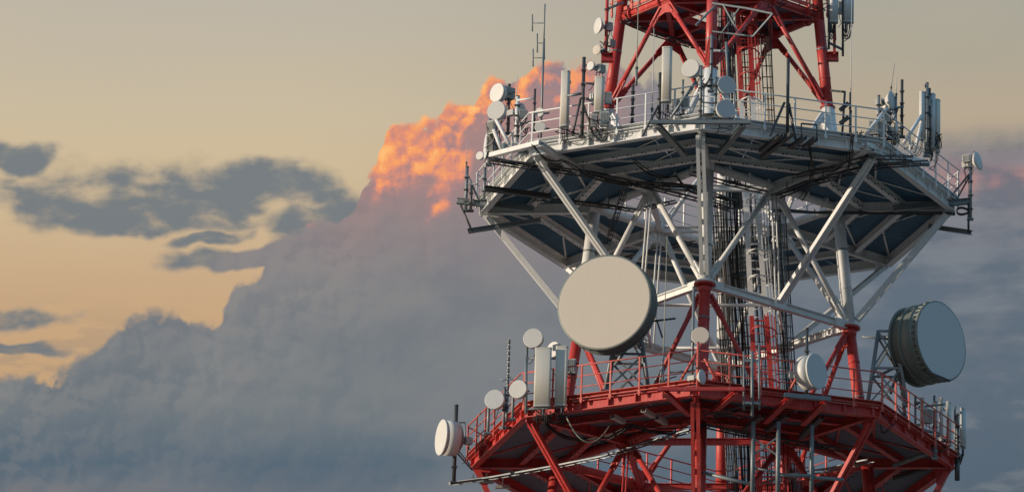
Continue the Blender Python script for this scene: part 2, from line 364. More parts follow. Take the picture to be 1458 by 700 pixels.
# ------------------------------------------------------------------ the tower frame
tower = thing('lattice_tower', 'tall red and white steel tower with tubular legs, braces and ties carrying all the platforms', 'tower', (0, 0, -1.7))
def ring_flange(p, r, h, m, parent):
    MB().tube(p-V((0, 0, h/2)), p+V((0, 0, h/2)), r, n=16).build('flange', m, parent)
segs = [(-1.7, 15, 'white', .42, .38), (15, 30, 'red', .38, .33), (30, 38.5, 'white', .33, .30), (38.5, J1, 'red', .26, .19), (J1, J2, 'white', .215, .205), (J2, 75, 'red', .20, .175)]
for k in KR:
    for z0, z1, m, r0, r1 in segs:
        zs = [z0]+[z for z in (30, 44.3, 49.05, 54.19, 58.48, 65.75) if z0 < z < z1]+[z1]
        for a, b in zip(zs, zs[1:]):
            ra = r0+(r1-r0)*(a-z0)/(z1-z0); rb = r0+(r1-r0)*(b-z0)/(z1-z0)
            L = MB().tube(leg(k, a), leg(k, b), ra, rb, 18).build('leg', m, tower)
            if a > 44 and b < 70:
                n = int((b-a)/1.6)
                for i in range(1, n+1):          # strap clamps and weld collars
                    z = a+(b-a)*i/(n+1); rr = ra+(rb-ra)*i/(n+1)
                    MB().tube(leg(k, z-.03), leg(k, z+.03), rr+.012, n=18).build('collar', 'galv' if (i+k//2) % 2 else m, L)
    ring_flange(leg(k, J1)+V((0, 0, -.02)), .38, .07, 'red', tower); ring_flange(leg(k, J1)+V((0, 0, .06)), .36, .07, 'white', tower)
    ring_flange(leg(k, J2), .27, .06, 'red', tower)
    MB().tube(leg(k, J1-.35), leg(k, J1-.06), .195, .26, 14).build('collar', 'red', tower)
    MB().tube(leg(k, PZ[2]+.4), leg(k, J2-.05), .31, .24, 14).build('collar', 'white', tower)
def brace(p0, p1, r, m, cut0=.9, cut1=.9, name='brace'):
    """round brace with flattened bolted fork ends and gusset plates"""
    d = (p1-p0).normalized(); a = p0+d*cut0; b = p1-d*cut1
    o = MB().tube(a, b, r, n=10).build(name, m, tower)
    for p, dd, c in ((a, -d, cut0), (b, d, cut1)):
        if c > .05:
            MB().beam(p-dd*.35, p+dd*(c*.55), r*.8, r*2.7, up=(0, 0, 1)).build('fork_end', m, o)
            MB().beam(p-dd*.1, p+dd*(c*.50), r*2.4, r*.7, up=(0, 0, 1)).build('fork_end', m, o)
    bt = MB()
    for p, dd, c in ((a, -d, cut0), (b, d, cut1)):
        if c > .05:
            x, y = bt.frame(dd, (0, 0, 1))
            for i in range(3):
                for sgn in (-1, 1):
                    q = p+dd*(-.25+.16*i)+y*sgn*r*.9; bt.tube(q-x*r*.62, q+x*r*.62, .022, n=5)
    if bt.v: bt.build('bolts', m, o)['kind'] = 'stuff'
def gusset(c, dirs, size, m, t=.03, parent=None):
    """fan-shaped plate at a node, spanned by the members that meet there"""
    dirs = [V(d).normalized() for d in dirs]
    pts = [c]
    for d in dirs: pts.append(c+d*size)
    if len(dirs) == 2:
        md = (dirs[0]+dirs[1]).normalized(); pts = [c-md*size*.25, c+dirs[0]*size, c+md*size*.62, c+dirs[1]*size]
    nn = dirs[0].cross(dirs[-1])
    if nn.length < .05: return
    MB().plate(pts, t, nn).build('gusset_plate', m, parent or tower)
def face_nodes(zm, za, zb, ma, mb_, ra, rb):
    for k in KM:
        M_ = mid(k, zm+.2)
        for kk in (k-1, k+1):
            if za: brace(M_, leg(kk % 8, za), ra, ma, .75, .85)
            if zb: brace(M_, leg(kk % 8, zb), rb, mb_, .75, .85)
        if za: gusset(M_, [leg((k-1) % 8, za)-M_, leg((k+1) % 8, za)-M_], .85, ma)
        if zb: gusset(M_, [leg((k-1) % 8, zb)-M_, leg((k+1) % 8, zb)-M_], .85, mb_)
    for z_, m_ in ((za, ma), (zb, mb_)):
        if not z_: continue
        for k in KR:
            c = leg(k, z_); ax = (leg(k, z_+1)-leg(k, z_-1)).normalized()*(1 if zm > z_ else -1)
            for kk in (k-1, k+1):
                d = (mid(kk % 8, zm+.2)-c).normalized(); gusset(c, [ax, d], 1.05, m_)
face_nodes(PZ[1], J0, J1, 'red', 'red', .10, .085)
face_nodes(PZ[2], J1, J2, 'white', 'white', .10, .09)
face_nodes(PZ[3], J2, None, 'red', 'red', .085, .08)
# ring tubes between the legs at each platform, inner diaphragm, ties at the joints
for zp, m in ((PZ[1], 'red'), (PZ[2], 'white'), (PZ[3], 'red')):
    z = zp+.2
    for k in KR:
        a, b = leg(k, z), leg((k+2) % 8, z); d = (b-a).normalized()
        t = MB().tube(a+d*.2, b-d*.2, .15 if zp < 60 else .11, n=12).build('ring_tube', m, tower)
        for f in (.12, .88, .44, .56):
            q = a+(b-a)*f; MB().tube(q-d*.035, q+d*.035, .20, n=14).build('flange', m, t)
    for k in KM:
        a, b = mid(k, z-.05), mid((k+2) % 8, z-.05); d = (b-a).normalized()
        MB().ibeam(a+d*.1, b-d*.1, .16, .22).build('diaphragm_beam', m, tower)
for z, m in ((J1+.05, 'white'), (J0, 'red')):
    for k in KR:
        a, b = leg(k, z), leg((k+2) % 8, z); d = (b-a).normalized()
        o = MB().ibeam(a+d*.2, b-d*.2, .20, .26, .03).build('tie_beam', m, tower)
        for f in (.07, .5, .93): c = a+(b-a)*f; MB().beam(c-d*.28, c+d*.28, .26, .30).build('splice_plate', m, o)
        mm = (a+b)/2
    for k in KM:
        a, b = mid(k, z), mid((k+2) % 8, z); d = (b-a).normalized()
        MB().tube(a+d*.05, b-d*.05, .06).build('cross_tube', m, tower)
# hanger rods from the platform nodes down to the ties
for k in KM:
    for zt, zb, m in ((PZ[2], J1, 'white'), (PZ[1], J0, 'red')):
        a, b = mid(k, zt+.1), mid(k, zb+.1); tg = pol(1, k+2, 0).normalized()*.09
        for s_ in (-1, 1): MB().tube(a+tg*s_, b+tg*s_, .032, n=8).build('hanger_rod', m, tower)
# the tower below the photograph, down to the ground, and the mast above it
for zt, zb, m in ((J0, 37, 'red'), (37, 29, 'white'), (29, 20, 'red'), (20, 10, 'red'), (10, -1.2, 'white')):
    for k in KR:
        a, b = leg(k, zt), leg((k+2) % 8, zt); c = (leg(k, zb)+leg((k+2) % 8, zb))/2
        MB().tube(a, c, .12).build('brace', m, tower); MB().tube(b, c, .12).build('brace', m, tower)
        MB().tube(leg(k, zb), leg((k+2) % 8, zb), .14).build('ring_tube', m, tower)
for k in KR: MB().tube(leg(k, -1.75), leg(k, -1.0), 1.0, .8, 20).build('footing', 'box', tower)

# ------------------------------------------------------------------ platforms
def ipt(k, r, z): return pol(r, k, z)
def platform(n, m, dm, label, fade):
    z = PZ[n]; T_ = thing('octagonal_platform', label, 'platform', (0, 0, z), 'eight-sided work platforms')
    H = .34
    zc = z+H/2
    rr = lambda k, off: pol(RO-off, k, 0)
    for k in range(8):
        a, b = pol(RO-.06, k, zc), pol(RO-.06, k+1, zc); d = (b-a).normalized(); nrm = pol(1, k+.5, 0).normalized()
        E_ = MB().ibeam(a, b, .24, H, .03).build('edge_beam', m, T_)
        # kerb that stands proud of the edge beam, and stiffeners below it
        a2, b2 = pol(RO+.10, k, z+.45), pol(RO+.10, k+1, z+.45)
        c_ = MB().channel(a2, b2, .16, .20, .02, up=nrm).build('kerb', fade, T_)
        L = (b-a).length; ns = 6
        for i in range(ns+1):
            q = a+(b-a)*((i*.985+.045)/ns if i < ns else .992)
            q = a+(b-a)*(.02+.96*i/ns)
            MB().box(q+nrm*.075, .04, .13, H-.07, math.atan2(d.y, d.x)).build('stiffener', m, E_)
        for off in (1.70, 3.25):
            a, b = pol(RO-off, k, z+.21), pol(RO-off, k+1, z+.21)
            MB().ibeam(a, b, .20, .24, .025).build('ring_beam', m, T_)
        # deck sheets, four to a bay in each of three rings
        for ro, ri in ((RO-.05, RO-1.70), (RO-1.70, RO-3.25), (RO-3.25, None)):
            nn_ = 3
            for i in range(nn_):
                f0, f1 = i/nn_+.003, (i+1)/nn_-.003
                O0, O1 = pol(ro, k, z+.355), pol(ro, k+1, z+.355)
                if ri is None:
                    ka = leg(k, z+.355) if k % 2 == 0 else mid(k, z+.355); kb = leg((k+1) % 8, z+.355) if k % 2 else mid((k+1) % 8, z+.355)
                    I0, I1 = ka, kb
                else: I0, I1 = pol(ri+.01, k, z+.355), pol(ri+.01, k+1, z+.355)
                for v_ in (I0, I1): v_.z = z+.355
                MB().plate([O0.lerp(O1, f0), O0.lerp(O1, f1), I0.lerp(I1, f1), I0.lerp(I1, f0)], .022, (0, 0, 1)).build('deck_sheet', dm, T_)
        # light angle braces in the bays
        for f, g2 in ((.0, .5), (1., .5)):
            a = pol(RO-.1, k, z+.30).lerp(pol(RO-.1, k+1, z+.30), f*.96+.02); b = pol(RO-1.66, k, z+.30).lerp(pol(RO-1.66, k+1, z+.30), g2)
            MB().angle(a, b, .07).build('wind_brace', m, T_)
            a = pol(RO-1.74, k, z+.30).lerp(pol(RO-1.74, k+1, z+.30), f*.96+.02); b = pol(RO-3.2, k, z+.30).lerp(pol(RO-3.2, k+1, z+.30), g2)
            MB().angle(a, b, .07).build('wind_brace', m, T_)
        # radial main beam
        a = pol(RO-.2, k, z+.19); b = leg(k, z+.19) if k % 2 == 0 else mid(k, z+.19)
        rb = MB().ibeam(a, b, .20 if k % 2 == 0 else .18, .36, .03).build('radial_beam', m, T_)
        st = MB()
        for i in range(1, 5):
            q = a.lerp(b, i/5); dd = (b-a).normalized()
            st.box(q, .16, .025, .29, math.atan2(dd.y, dd.x)+math.pi/2)
        st.build('stiffeners', m, rb)['kind'] = 'stuff'
        # dark clamps that hold the deck sheets to the beams
        cl = MB()
        for off in (1.70, 3.25):
            a = pol(RO-off, k, z+.09); b = pol(RO-off, k+1, z+.09); nr = pol(1, k+.5, 0).normalized()
            for i in range(1, 9):
                q = a.lerp(b, i/9); cl.box(q+nr*.12, .05, .06, .035); cl.box(q+nr*.12+V((.12, 0, 0)), .04, .05, .035)
        cl.build('clamps', 'bolt', T_)['kind'] = 'stuff'
    # corner struts down to the joints
    zj = J1 if n == 2 else J0
    for k in range(8):
        top = pol(RO-.18, k, z-.01)
        if k % 2 == 0: bot = leg(k, zj+.25); bot = bot+pol(1, k, 0).normalized()*.25
        else: bot = mid(k, zj+.12)+pol(1, k, 0).normalized()*.1
        d = (bot-top).normalized(); sd = pol(1, k+2, 0).normalized()
        s_ = MB()
        for q in (-1, 1): s_.beam(top+sd*q*.095+d*.15, bot+sd*q*.095-d*.05, .12, .19, up=pol(1, k, 0)) if k % 2 == 0 else s_.beam(top+sd*q*.08+d*.15, bot+sd*q*.08-d*.05, .10, .15, up=pol(1, k, 0))
        o = s_.build('corner_strut', m, T_)
        bt = MB()
        Ls = (bot-top).length
        for i in range(1, 8): q = top+d*Ls*i/8; bt.beam(q-d*.09, q+d*.09, .09, .09, up=pol(1, k, 0))
        bt.build('battens', m, o)['kind'] = 'stuff'
        up_ = pol(1, k, 0).normalized()
        MB().plate([top+up_*.1, top-up_*.55, top-up_*.45+V((0, 0, -.12)), top+d*.75-up_*.07, top+d*.75+up_*.05, top+up_*.1-V((0, 0, .1))], .03, sd).build('gusset_plate', m, T_)
    return T_
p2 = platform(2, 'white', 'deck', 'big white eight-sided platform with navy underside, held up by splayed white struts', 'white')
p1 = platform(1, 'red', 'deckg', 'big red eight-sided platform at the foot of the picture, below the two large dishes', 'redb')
# the small red platform between the legs at the top
p3 = thing('square_platform', 'small red square platform between the upper red legs, topmost platform with grey underside', 'platform', (0, 0, PZ[3]))
z = PZ[3]
for k in KR:
    a, b = leg(k, z+.2), leg((k+2) % 8, z+.2); d = (b-a).normalized(); nrm = (a+b).normalized(); nrm.z = 0
    MB().channel(a+d*.2+nrm*.2, b-d*.2+nrm*.2, .30, .12, .02, up=nrm).build('edge_beam', 'redb', p3)
    MB().beam(a+d*.2+nrm*.22+V((0, 0, .30)), b-d*.2+nrm*.22+V((0, 0, .30)), .05, .14).build('kerb', 'redb', p3)
    c0, c1 = a.lerp(V((0, 0, z+.2)), .62), b.lerp(V((0, 0, z+.2)), .62)
    MB().ibeam(c0, c1, .14, .22).build('inner_beam', 'red', p3)
    MB().ibeam(a, c0, .16, .26).build('radial_beam', 'red', p3)
    MB().ibeam(a.lerp(b, .5), c0.lerp(c1, .5), .14, .24).build('joist', 'red', p3)
    for i in range(4):
        f0, f1 = i/4+.004, (i+1)/4-.004; q = [a.lerp(b, f0), a.lerp(b, f1), c0.lerp(c1, f1), c0.lerp(c1, f0)]
        for v_ in q: v_.z = z+.335
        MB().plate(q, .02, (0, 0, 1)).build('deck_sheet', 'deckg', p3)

# ------------------------------------------------------------------ railings
def railing(pts, z0, label, m, closed=True, npost=6, hts=(.36, .74, 1.12), inner=False):
    T_ = thing('guard_rail', label, 'railing', (0, 0, z0), 'railings of the platforms')
    n = len(pts); segs_ = range(n if closed else n-1)
    for i in segs_:
        a, b = pts[i], pts[(i+1) % n]; d = (b-a).normalized()
        for h in hts:
            e = .0
            MB().tube(a+V((0, 0, h)), b+V((0, 0, h)), .026 if h == hts[-1] else .020, n=7).build('rail', m, T_)
        for j in range(npost):
            q = a+(b-a)*(j+.12)/npost
            jj = random.uniform(-.012, .012)
            MB().beam(q-V((0, 0, .22)), q+V((jj, 0, hts[-1])), .052, .052, up=d).box(q-V((0, 0, .10)), .10, .05, .12, math.atan2(d.y, d.x)).build('post', m, T_)
    return T_
railing([pol(RO+.20, k, 0)+V((0, 0, PZ[2]+.42)) for k in range(8)], PZ[2]+.42, 'white tubular railing round the edge of the white platform', 'white')
railing([pol(RO+.20, k, 0)+V((0, 0, PZ[1]+.42)) for k in range(8)], PZ[1]+.42, 'red tubular railing round the edge of the lower red platform', 'redb')
railing([leg(k, PZ[2]+.4)*1+pol(.25, k, 0) for k in KR], PZ[2]+.4, 'white inner railing round the square opening of the white platform', 'white', npost=7)
railing([leg(k, PZ[1]+.4)*1+pol(.25, k, 0) for k in KR], PZ[1]+.4, 'red inner railing round the square opening of the lower platform', 'red', npost=7)
q3_ = []
railing([leg(k, PZ[3]+.4)+pol(.42, k, 0) for k in KR], PZ[3]+.4, 'red railing round the small square platform at the top', 'redb', npost=5)
#SHAFT
# ------------------------------------------------------------------ placing helpers
_ex = {2: [(682, .6), (757, -5.6), (1002, -8.5), (1248, -6.3), (1360, -.6)], 1: [(668, .6), (742, -5.6), (990, -8.5), (1254, -6.3), (1359, -.6)]}
def eY(n, x, inn=0.0): return interp(x, _ex[n])+inn
def ppm(P): return CF/((P-CAM).dot(FW))
def face(az_, el_=0): a, e = R_(az_), R_(el_); return V((math.sin(a)*math.cos(e), -math.cos(a)*math.cos(e), math.sin(e)))
def vz(px, y0, y1, Y):
    a = at(px, y0, Y); b = at(px, y1, Y); return a, V((a.x, a.y, b.z))
def sag(p0, p1, s, n=9, side=None):
    out = []
    for i in range(n+1):
        t = i/n; p = V(p0).lerp(V(p1), t); p.z -= s*4*t*(1-t)
        if side is not None: p += V(side)*4*t*(1-t)
        out.append(p)
    return out
def stuff(o): o['kind'] = 'stuff'; return o

def pole(px, y0, y1, Y, r, label, m='galv', clamps=2, group=None, x1=None, foot=True):
    a, b = vz(px, y0, y1, Y)
    if x1 is not None: b.x = at(x1, y1, Y).x
    T_ = thing('mounting_pole', label, 'pole', a, group)
    MB().tube(a, b, r, n=10).build('pipe', m, T_)
    MB().tube(b, b+V((0, 0, .03)), r*1.08, n=10).build('end_cap', 'dark', T_)
    for i in range(clamps):
        q = a.lerp(b, (i+.7)/(clamps+.6)); MB().box(q, r*2.5, r*2.8, .055).tube(q+V((-r*2, -r*1.5, 0)), q+V((r*2, -r*1.5, 0)), .012, n=5).build('clamp', 'dark', T_)
    if foot: MB().box(a, .22, .22, .04).build('foot_plate', m, T_)
    return T_
def whip(px, y0, y1, Y, label, m='radw', r=.022, x1=None, dip=False, group=None):
    a, b = vz(px, y0, y1, Y)
    if x1 is not None: b.x = at(x1, y1, Y).x
    T_ = thing('whip_antenna', label, 'antenna', a, group)
    c = a.lerp(b, .16)
    MB().tube(a, c, r*1.9, n=8).build('base_sleeve', 'galv', T_)
    if dip:
        n = 12
        MB().tube(c, b, r*1.0, n=8).build('rod', m, T_)
        for i in range(n):
            q = c.lerp(b, (i+.5)/n); MB().tube(q-V((0, 0, .07)), q+V((0, 0, .07)), r*1.8, n=8).build('joint_sleeve', 'galv', T_)
    else: MB().tube(c, b, r*.9, r*.45, n=7).build('rod', m, T_)
    MB().tube(c-V((0, 0, .02)), c+V((0, 0, .05)), r*2.4, n=8).build('collar', 'dark', T_)
    return T_
def dish(px, py, dia, Y, a_, label, style='flat', e_=0, m='radw', depth=None, box=True, mount=(.32, None), pole_=None, group=None, cat='dish antenna', shroud='radw', name='dish_antenna'):
    c = at(px, py, Y); r = dia/2/ppm(c)/.98; n_ = face(a_, e_); T_ = thing(name, label, cat, c, group)
    big = r > 1.0; seg = 64 if big else 36
    d = depth if depth is not None else r*.55
    if style == 'flat':
        MB().lathe(c, n_, [(-.005, r*.985), (.010, r*.984), (.018, r*.974)], seg).build('radome', m, T_)
        MB().lathe(c, n_, [(-.05*r-.02, r*.985), (-.05*r-.02, r*1.02), (.0, r*1.02), (.012, r*1.0), (.012, r*.975)], seg).build('rim', shroud, T_)
        MB().lathe(c, n_, [(-d, r*.93), (-d, r*.97), (-.05*r-.02, r*.985), (-.05*r-.03, r*.93)], seg).build('shroud', shroud, T_)
        MB().lathe(c, n_, [(-d-.42*r, r*.16), (-d-.38*r, r*.34), (-d-.22*r, r*.68), (-d-.06*r, r*.93), (-d+.01, r*.955)], seg).build('reflector', 'drum', T_)
        back = d+.40*r
    elif style == 'cone':       # bare reflector with conical feed cover, seen from the side
        MB().lathe(c, n_, [(-.02, r*.99), (0, r), (.01, r*.97), (.06*r, r*.6), (.09*r, 0)], seg).build('radome', m, T_)
        MB().lathe(c, n_, [(-.80*r, r*.18), (-.72*r, r*.28), (-.45*r, r*.60), (-.15*r, r*.9), (-.02, r*1.0)], seg).build('reflector', shroud, T_)
        back = .8*r
    x = n_.cross(V((0, 0, 1))).normalized()
    q = c-n_*back
    MB().tube(q+n_*.03, q-n_*.10, r*.22 if not big else .3, n=12).build('hub', 'galv', T_)
    if box:
        w_ = min(.22, r*.6); MB().beam(q-n_*.08, q-n_*.30, w_, w_*1.1).build('radio_unit', 'box', T_)
        fb = MB()
        for i in range(4): fb.beam(q-n_*.29+x*(i-1.5)*w_*.24, q-n_*.34+x*(i-1.5)*w_*.24, .012, w_)
        stuff(fb.build('cooling_fins', 'box', T_))
        stuff_c = sag(q-n_*.25-V((0, 0, w_*.5)), q-n_*.1+x*.25-V((0, 0, .75)), .22)
        MB().path(stuff_c, .013).build('cable', 'black', T_)
    if mount:
        g0 = q-x*mount[0]*.9
        MB().tube(q-n_*.02, g0-n_*.02, .035, n=8).build('bracket', 'galv', T_)
        if pole_:
            yt, yb = pole_[:2]; s_ = pole_[2] if len(pole_) > 2 else -1
            g0 = q-x*mount[0]*.9*(-s_)
            zt, zb = at(px, yt, Y).z, at(px, yb, Y).z
            a = V((g0.x, g0.y, zb)); b = V((g0.x, g0.y, zt))
            P_ = thing('mounting_pole', pole_[3], 'pole', a); MB().tube(a, b, .048, n=10).build('pipe', 'galv', P_)
            MB().tube(b, b+V((0, 0, .03)), .053, n=10).build('end_cap', 'dark', P_)
            for f in (.1, .9): MB().box(g0+V((0, 0, (f-.5)*.28)), .15, .15, .05).build('clamp', 'galv', P_)
            MB().box(a, .22, .22, .04).build('foot_plate', 'galv', P_)
            MB().tube(q-n_*.02, V((g0.x, g0.y, q.z)), .04, n=8).build('bracket', 'galv', T_)
    if big:
        # stiffening ribs, rim bolts and back frame of a large drum dish
        y = n_.cross(x)
        for i in range(40):
            an = 2*math.pi*i/40; o_ = (x*math.cos(an)+y*math.sin(an))
            MB().beam(c+o_*r*1.015-n_*.05, c+o_*r*1.015-n_*.22, .03, .03).build('rim_clip', 'drum', T_)
        for t in (.33, .66, 1.0): MB().lathe(c, n_, [(-d*t-.03, r*.97), (-d*t-.03, r*1.015), (-d*t+.03, r*1.015), (-d*t+.03, r*.97)], seg).build('hoop', 'drum', T_)
        for i in range(12):
            an = 2*math.pi*i/12; o_ = (x*math.cos(an)+y*math.sin(an))
            MB().beam(c+o_*r*.95-n_*d, c+o_*r*.3-n_*(d+.44*r), .05, .09, up=n_).build('rib', 'drum', T_)
    return T_
def panel(px, y0, y1, w_, d_, Y, a_, label, m='radome', group=None, tails=True, brk=True, side=1, tilt=0):
    """sector antenna: long rounded box from y0 (bottom) to y1 (top)"""
    a, b = vz(px, y0, y1, Y); n_ = face(a_); x = n_.cross(V((0, 0, 1))).normalized()
    if tilt: b = b+n_*tilt
    T_ = thing('panel_antenna', label, 'antenna', a, group)
    r = min(w_, d_)*.32; sec = []
    for cx, cy, s0_ in ((1, 1, 0), (-1, 1, 1), (-1, -1, 2), (1, -1, 3)):
        for i in range(5):
            an = (s0_+i/4)*math.pi/2; sec.append((cx*(w_/2-r)+math.cos(an)*r, cy*(d_/2-r)+math.sin(an)*r))
    MB().prism(a+V((0, 0, .05)), b-V((0, 0, .03)), sec, up=n_, sm=True).build('radome', m, T_)
    s2 = [(p*1.03, q*1.03) for p, q in sec]
    MB().prism(a, a+V((0, 0, .06)), s2, up=n_, sm=True).build('end_cap', 'box', T_)
    MB().prism(b-V((0, 0, .05)), b, s2, up=n_, sm=True).build('end_cap', m, T_)
    if brk:
        for f in (.14, .86):
            q = a.lerp(b, f)-n_*(d_/2); MB().beam(q, q-n_*.16, .09, .07).box(q-n_*.17, .16, .10, .10, R_(a_)).build('bracket', 'galv', T_)
        MB().tube(a-n_*(d_/2+.20)-V((0, 0, .25)), b-n_*(d_/2+.20)+V((0, 0, .12)), .04, n=8).build('mounting_pipe', 'galv', T_)
    if tails:
        k = max(2, int(w_/.08))
        for i in range(k):
            p = a+x*(i-(k-1)/2)*w_*.75/k; MB().tube(p, p-V((0, 0, .09)), .018, n=6).build('connector', 'galv', T_)
            e = p-V((0, 0, .42+random.random()*.2))-n_*(.22)+x*random.uniform(-.12, .12)
            MB().path([p-V((0, 0, .08)), p-V((0, 0, .25)), (p+e)/2-V((0, 0, .22)), e, e-n_*.2+V((0, 0, .08))], .014).build('cable', 'black', T_)
    return T_
def radio(px, py, w_, h_, Y, a_, label, group='radio boxes'):
    c = at(px, py, Y); n_ = face(a_); T_ = thing('radio_unit', label, 'radio box', c, group)
    MB().box(c, w_, w_*.55, h_, R_(a_)).build('housing', 'box', T_)
    x = n_.cross(V((0, 0, 1))).normalized(); f_ = MB()
    for i in range(6): f_.box(c+n_*w_*.30+x*(i-2.5)*w_*.16, .012, w_*.12, h_*.86, R_(a_))
    stuff(f_.build('cooling_fins', 'box', T_))
    MB().box(c-n_*w_*.34, w_*.5, .06, h_*.4, R_(a_)).build('bracket', 'dark', T_)
    for s_ in (-.25, .25):
        p = c+x*w_*s_-V((0, 0, h_/2)); MB().path([p, p-V((0, 0, .15)), p-V((0, 0, .35))+x*random.uniform(-.2, .2), p-V((0, 0, .45))-n_*.2], .012).build('cable', 'black', T_)
    return T_
def members(name, label, cat, items, group=None):
    """frame of straight members: (p0, p1, kind, w, h, material, part name)"""
    T_ = thing(name, label, cat, V(items[0][0]), group)
    for p0, p1, kind, w_, h_, m, pn in items:
        q = MB()
        if kind == 't': q.tube(p0, p1, w_, n=9)
        elif kind == 'i': q.ibeam(p0, p1, w_, h_, .018)
        elif kind == 'c': q.channel(p0, p1, w_, h_, .014)
        else: q.beam(p0, p1, w_, h_)
        q.build(pn, m, T_)
    return T_
def clutter(px, py, Y, wpx, hpx, label, nn=9, seed=1, m='black'):
    """a hank of loose jumper cables"""
    rnd = random.Random(seed); c = at(px, py, Y); s = 1/ppm(c); T_ = thing('jumper_cables', label, 'cables', c)
    for i in range(nn):
        a = c+V((rnd.uniform(-.5, .5)*wpx*s, rnd.uniform(-.3, .3), rnd.uniform(-.1, .5)*hpx*s)); b = c+V((rnd.uniform(-.5, .5)*wpx*s, rnd.uniform(-.3, .3), rnd.uniform(-.4, .3)*hpx*s))
        MB().path(sag(a, b, rnd.uniform(.02, .35)*hpx*s, 10, (rnd.uniform(-.1, .1), rnd.uniform(-.2, .2), 0)), rnd.choice((.011, .015, .02)), 5).build('cable', m, T_)
    return T_

# ------------------------------------------------------------------ access shaft and riser cables
def sx(z): return interp(z, [(-2, 3.2), (44, 2.25), (49, 1.95), (54, 1.62), (56.5, 1.42), (62.5, 1.05), (65.8, .86), (75, .5)])
def sw(z): return interp(z, [(-2, .6), (44, .37), (49, .33), (54, .27), (56.5, .23), (62.5, .215), (75, .2)])
SY = -.1
shaft = thing('ladder_shaft', 'red and white ladder shaft with hooped safety cage climbing the middle of the tower', 'ladder', (2, 0, 43))
def col_of(z): return 'white' if 54.5 < z < 62.6 else 'red'
zz = [-1.7, 10, 20, 30, 37, 43, 46, 49, 51, 54.5, 56.5, 59, 62.6, 64.5, 67, 71]
for a, b in zip(zz, zz[1:]):
    for s_ in (-1, 1):
        for y_ in (-.38, .42):
            MB().beam((sx(a)+s_*sw(a), SY+y_, a), (sx(b)+s_*sw(b), SY+y_, b), .17 if y_ < 0 else .13, .13).build('post', col_of((a+b)/2), shaft)
z = 43.2
while z < 71:
    m = col_of(z)
    MB().tube((sx(z)-sw(z), SY+.02, z), (sx(z)+sw(z), SY+.02, z), .016, n=5).build('rung', m, shaft); z += .3
z = 43.5; i = 0
while z < 70.5:
    m = col_of(z); x0, x1 = sx(z)-sw(z), sx(z)+sw(z)
    pts = [V((x0-.02, SY-.42, z)), V((x0+.03, SY-.75, z)), V(((x0+x1)/2, SY-.98, z)), V((x1+.12, SY-.8, z)), V((x1+.30, SY-.4, z)), V((x1+.26, SY+.1, z)), V((x1, SY+.3, z))]
    MB().path(pts, .028, 5).build('cage_hoop', m, shaft)
    MB().beam((x0, SY-.38, z+.4), (x1, SY-.38, z+.4), .05, .05).build('cross_bar', m, shaft)
    z += .95; i += 1
for f in (-.6, -.1, .5, .98):
    pr = None
    for a, b in zip(zz, zz[1:]):
        P = [V((sx(q)+sw(q)*1.2+.0+f*.22, SY-.85+abs(f)*.42, q)) for q in (a, b)]
        MB().beam(P[0], P[1], .04, .015).build('cage_strap', col_of((a+b)/2), shaft)
def riser(x_off, y_, n, spread, label, rails=True, m='black', z0=43, z1=66, seed=3):
    rnd = random.Random(seed)
    T_ = thing('cable_riser', label, 'cables', (sx(z0)+x_off, y_, z0))
    lv = ([-1.6, 15, 30] if z0 == 43 else [])+[z0+(z1-z0)*i/22 for i in range(23)]
    for i in range(n):
        o = (i+.5)/n-.5; dy = rnd.uniform(-.12, .12); rad = rnd.choice((.012, .016, .022, .028)); ph = rnd.uniform(0, 6)
        zt = z1 if rnd.random() < .75 else rnd.choice((58.3, 62.0, 52.0))
        pts = [V((sx(q)+x_off+o*spread+.02*math.sin(q*1.7+ph), y_+dy, q)) for q in lv if q <= zt]
        MB().path(pts, rad, 6).build('cable', m, T_)
    if rails:
        for s_ in (-1, 1):
            MB().path([V((sx(q)+x_off+s_*(spread/2+.05), y_+.1, q)) for q in lv], .026, 5).build('rail', 'dark', T_)
        z = z0+.2
        while z < z1:
            MB().beam((sx(z)+x_off-spread/2-.05, y_+.10, z), (sx(z)+x_off+spread/2+.05, y_+.10, z), .035, .03).build('rung', 'dark', T_); z += .42
riser(-.78, .1, 9, .58, 'dense black cable bundle on a cable ladder left of the ladder shaft', z1=59.5)
riser(-1.02, -.45, 4, .28, 'four loose black cables running up before the dense bundle', rails=False, z0=48, z1=58.6, seed=9)
riser(.78, .15, 7, .26, 'narrow black cable bundle running up right of the ladder shaft', z1=70, seed=5)
riser(.05, .55, 5, .3, 'thin cables climbing behind the rungs of the ladder shaft', rails=False, z1=70, seed=6)
riser(-.62, .3, 6, .40, 'cables and pipes rising left of the shaft above the white platform', z0=58.8, z1=70, seed=8)
riser(-.42, .5, 3, .30, 'bundle of grey pipes and cables between the dense black bundle and the ladder shaft', m='galv', z1=59.5, seed=12)
riser(-1.22, .35, 5, .26, 'thin black cables on a narrow ladder, leftmost of the risers', z0=47, z1=58.9, seed=13)
riser(1.02, .6, 4, .24, 'grey pipes rising to the right of the narrow black bundle', m='galv', z1=62, seed=14)
T_ = thing('conduit', 'pale blue-grey service pipes rising beside the shaft behind the two shaded discs', 'pipes', (sx(60)-.4, .7, 58.9))
for i in range(3): MB().tube((sx(58.9)-.55+i*.17, .7, 58.9), (sx(68)-.55+i*.13, .7, 68), .045).build('pipe', 'galv', T_)

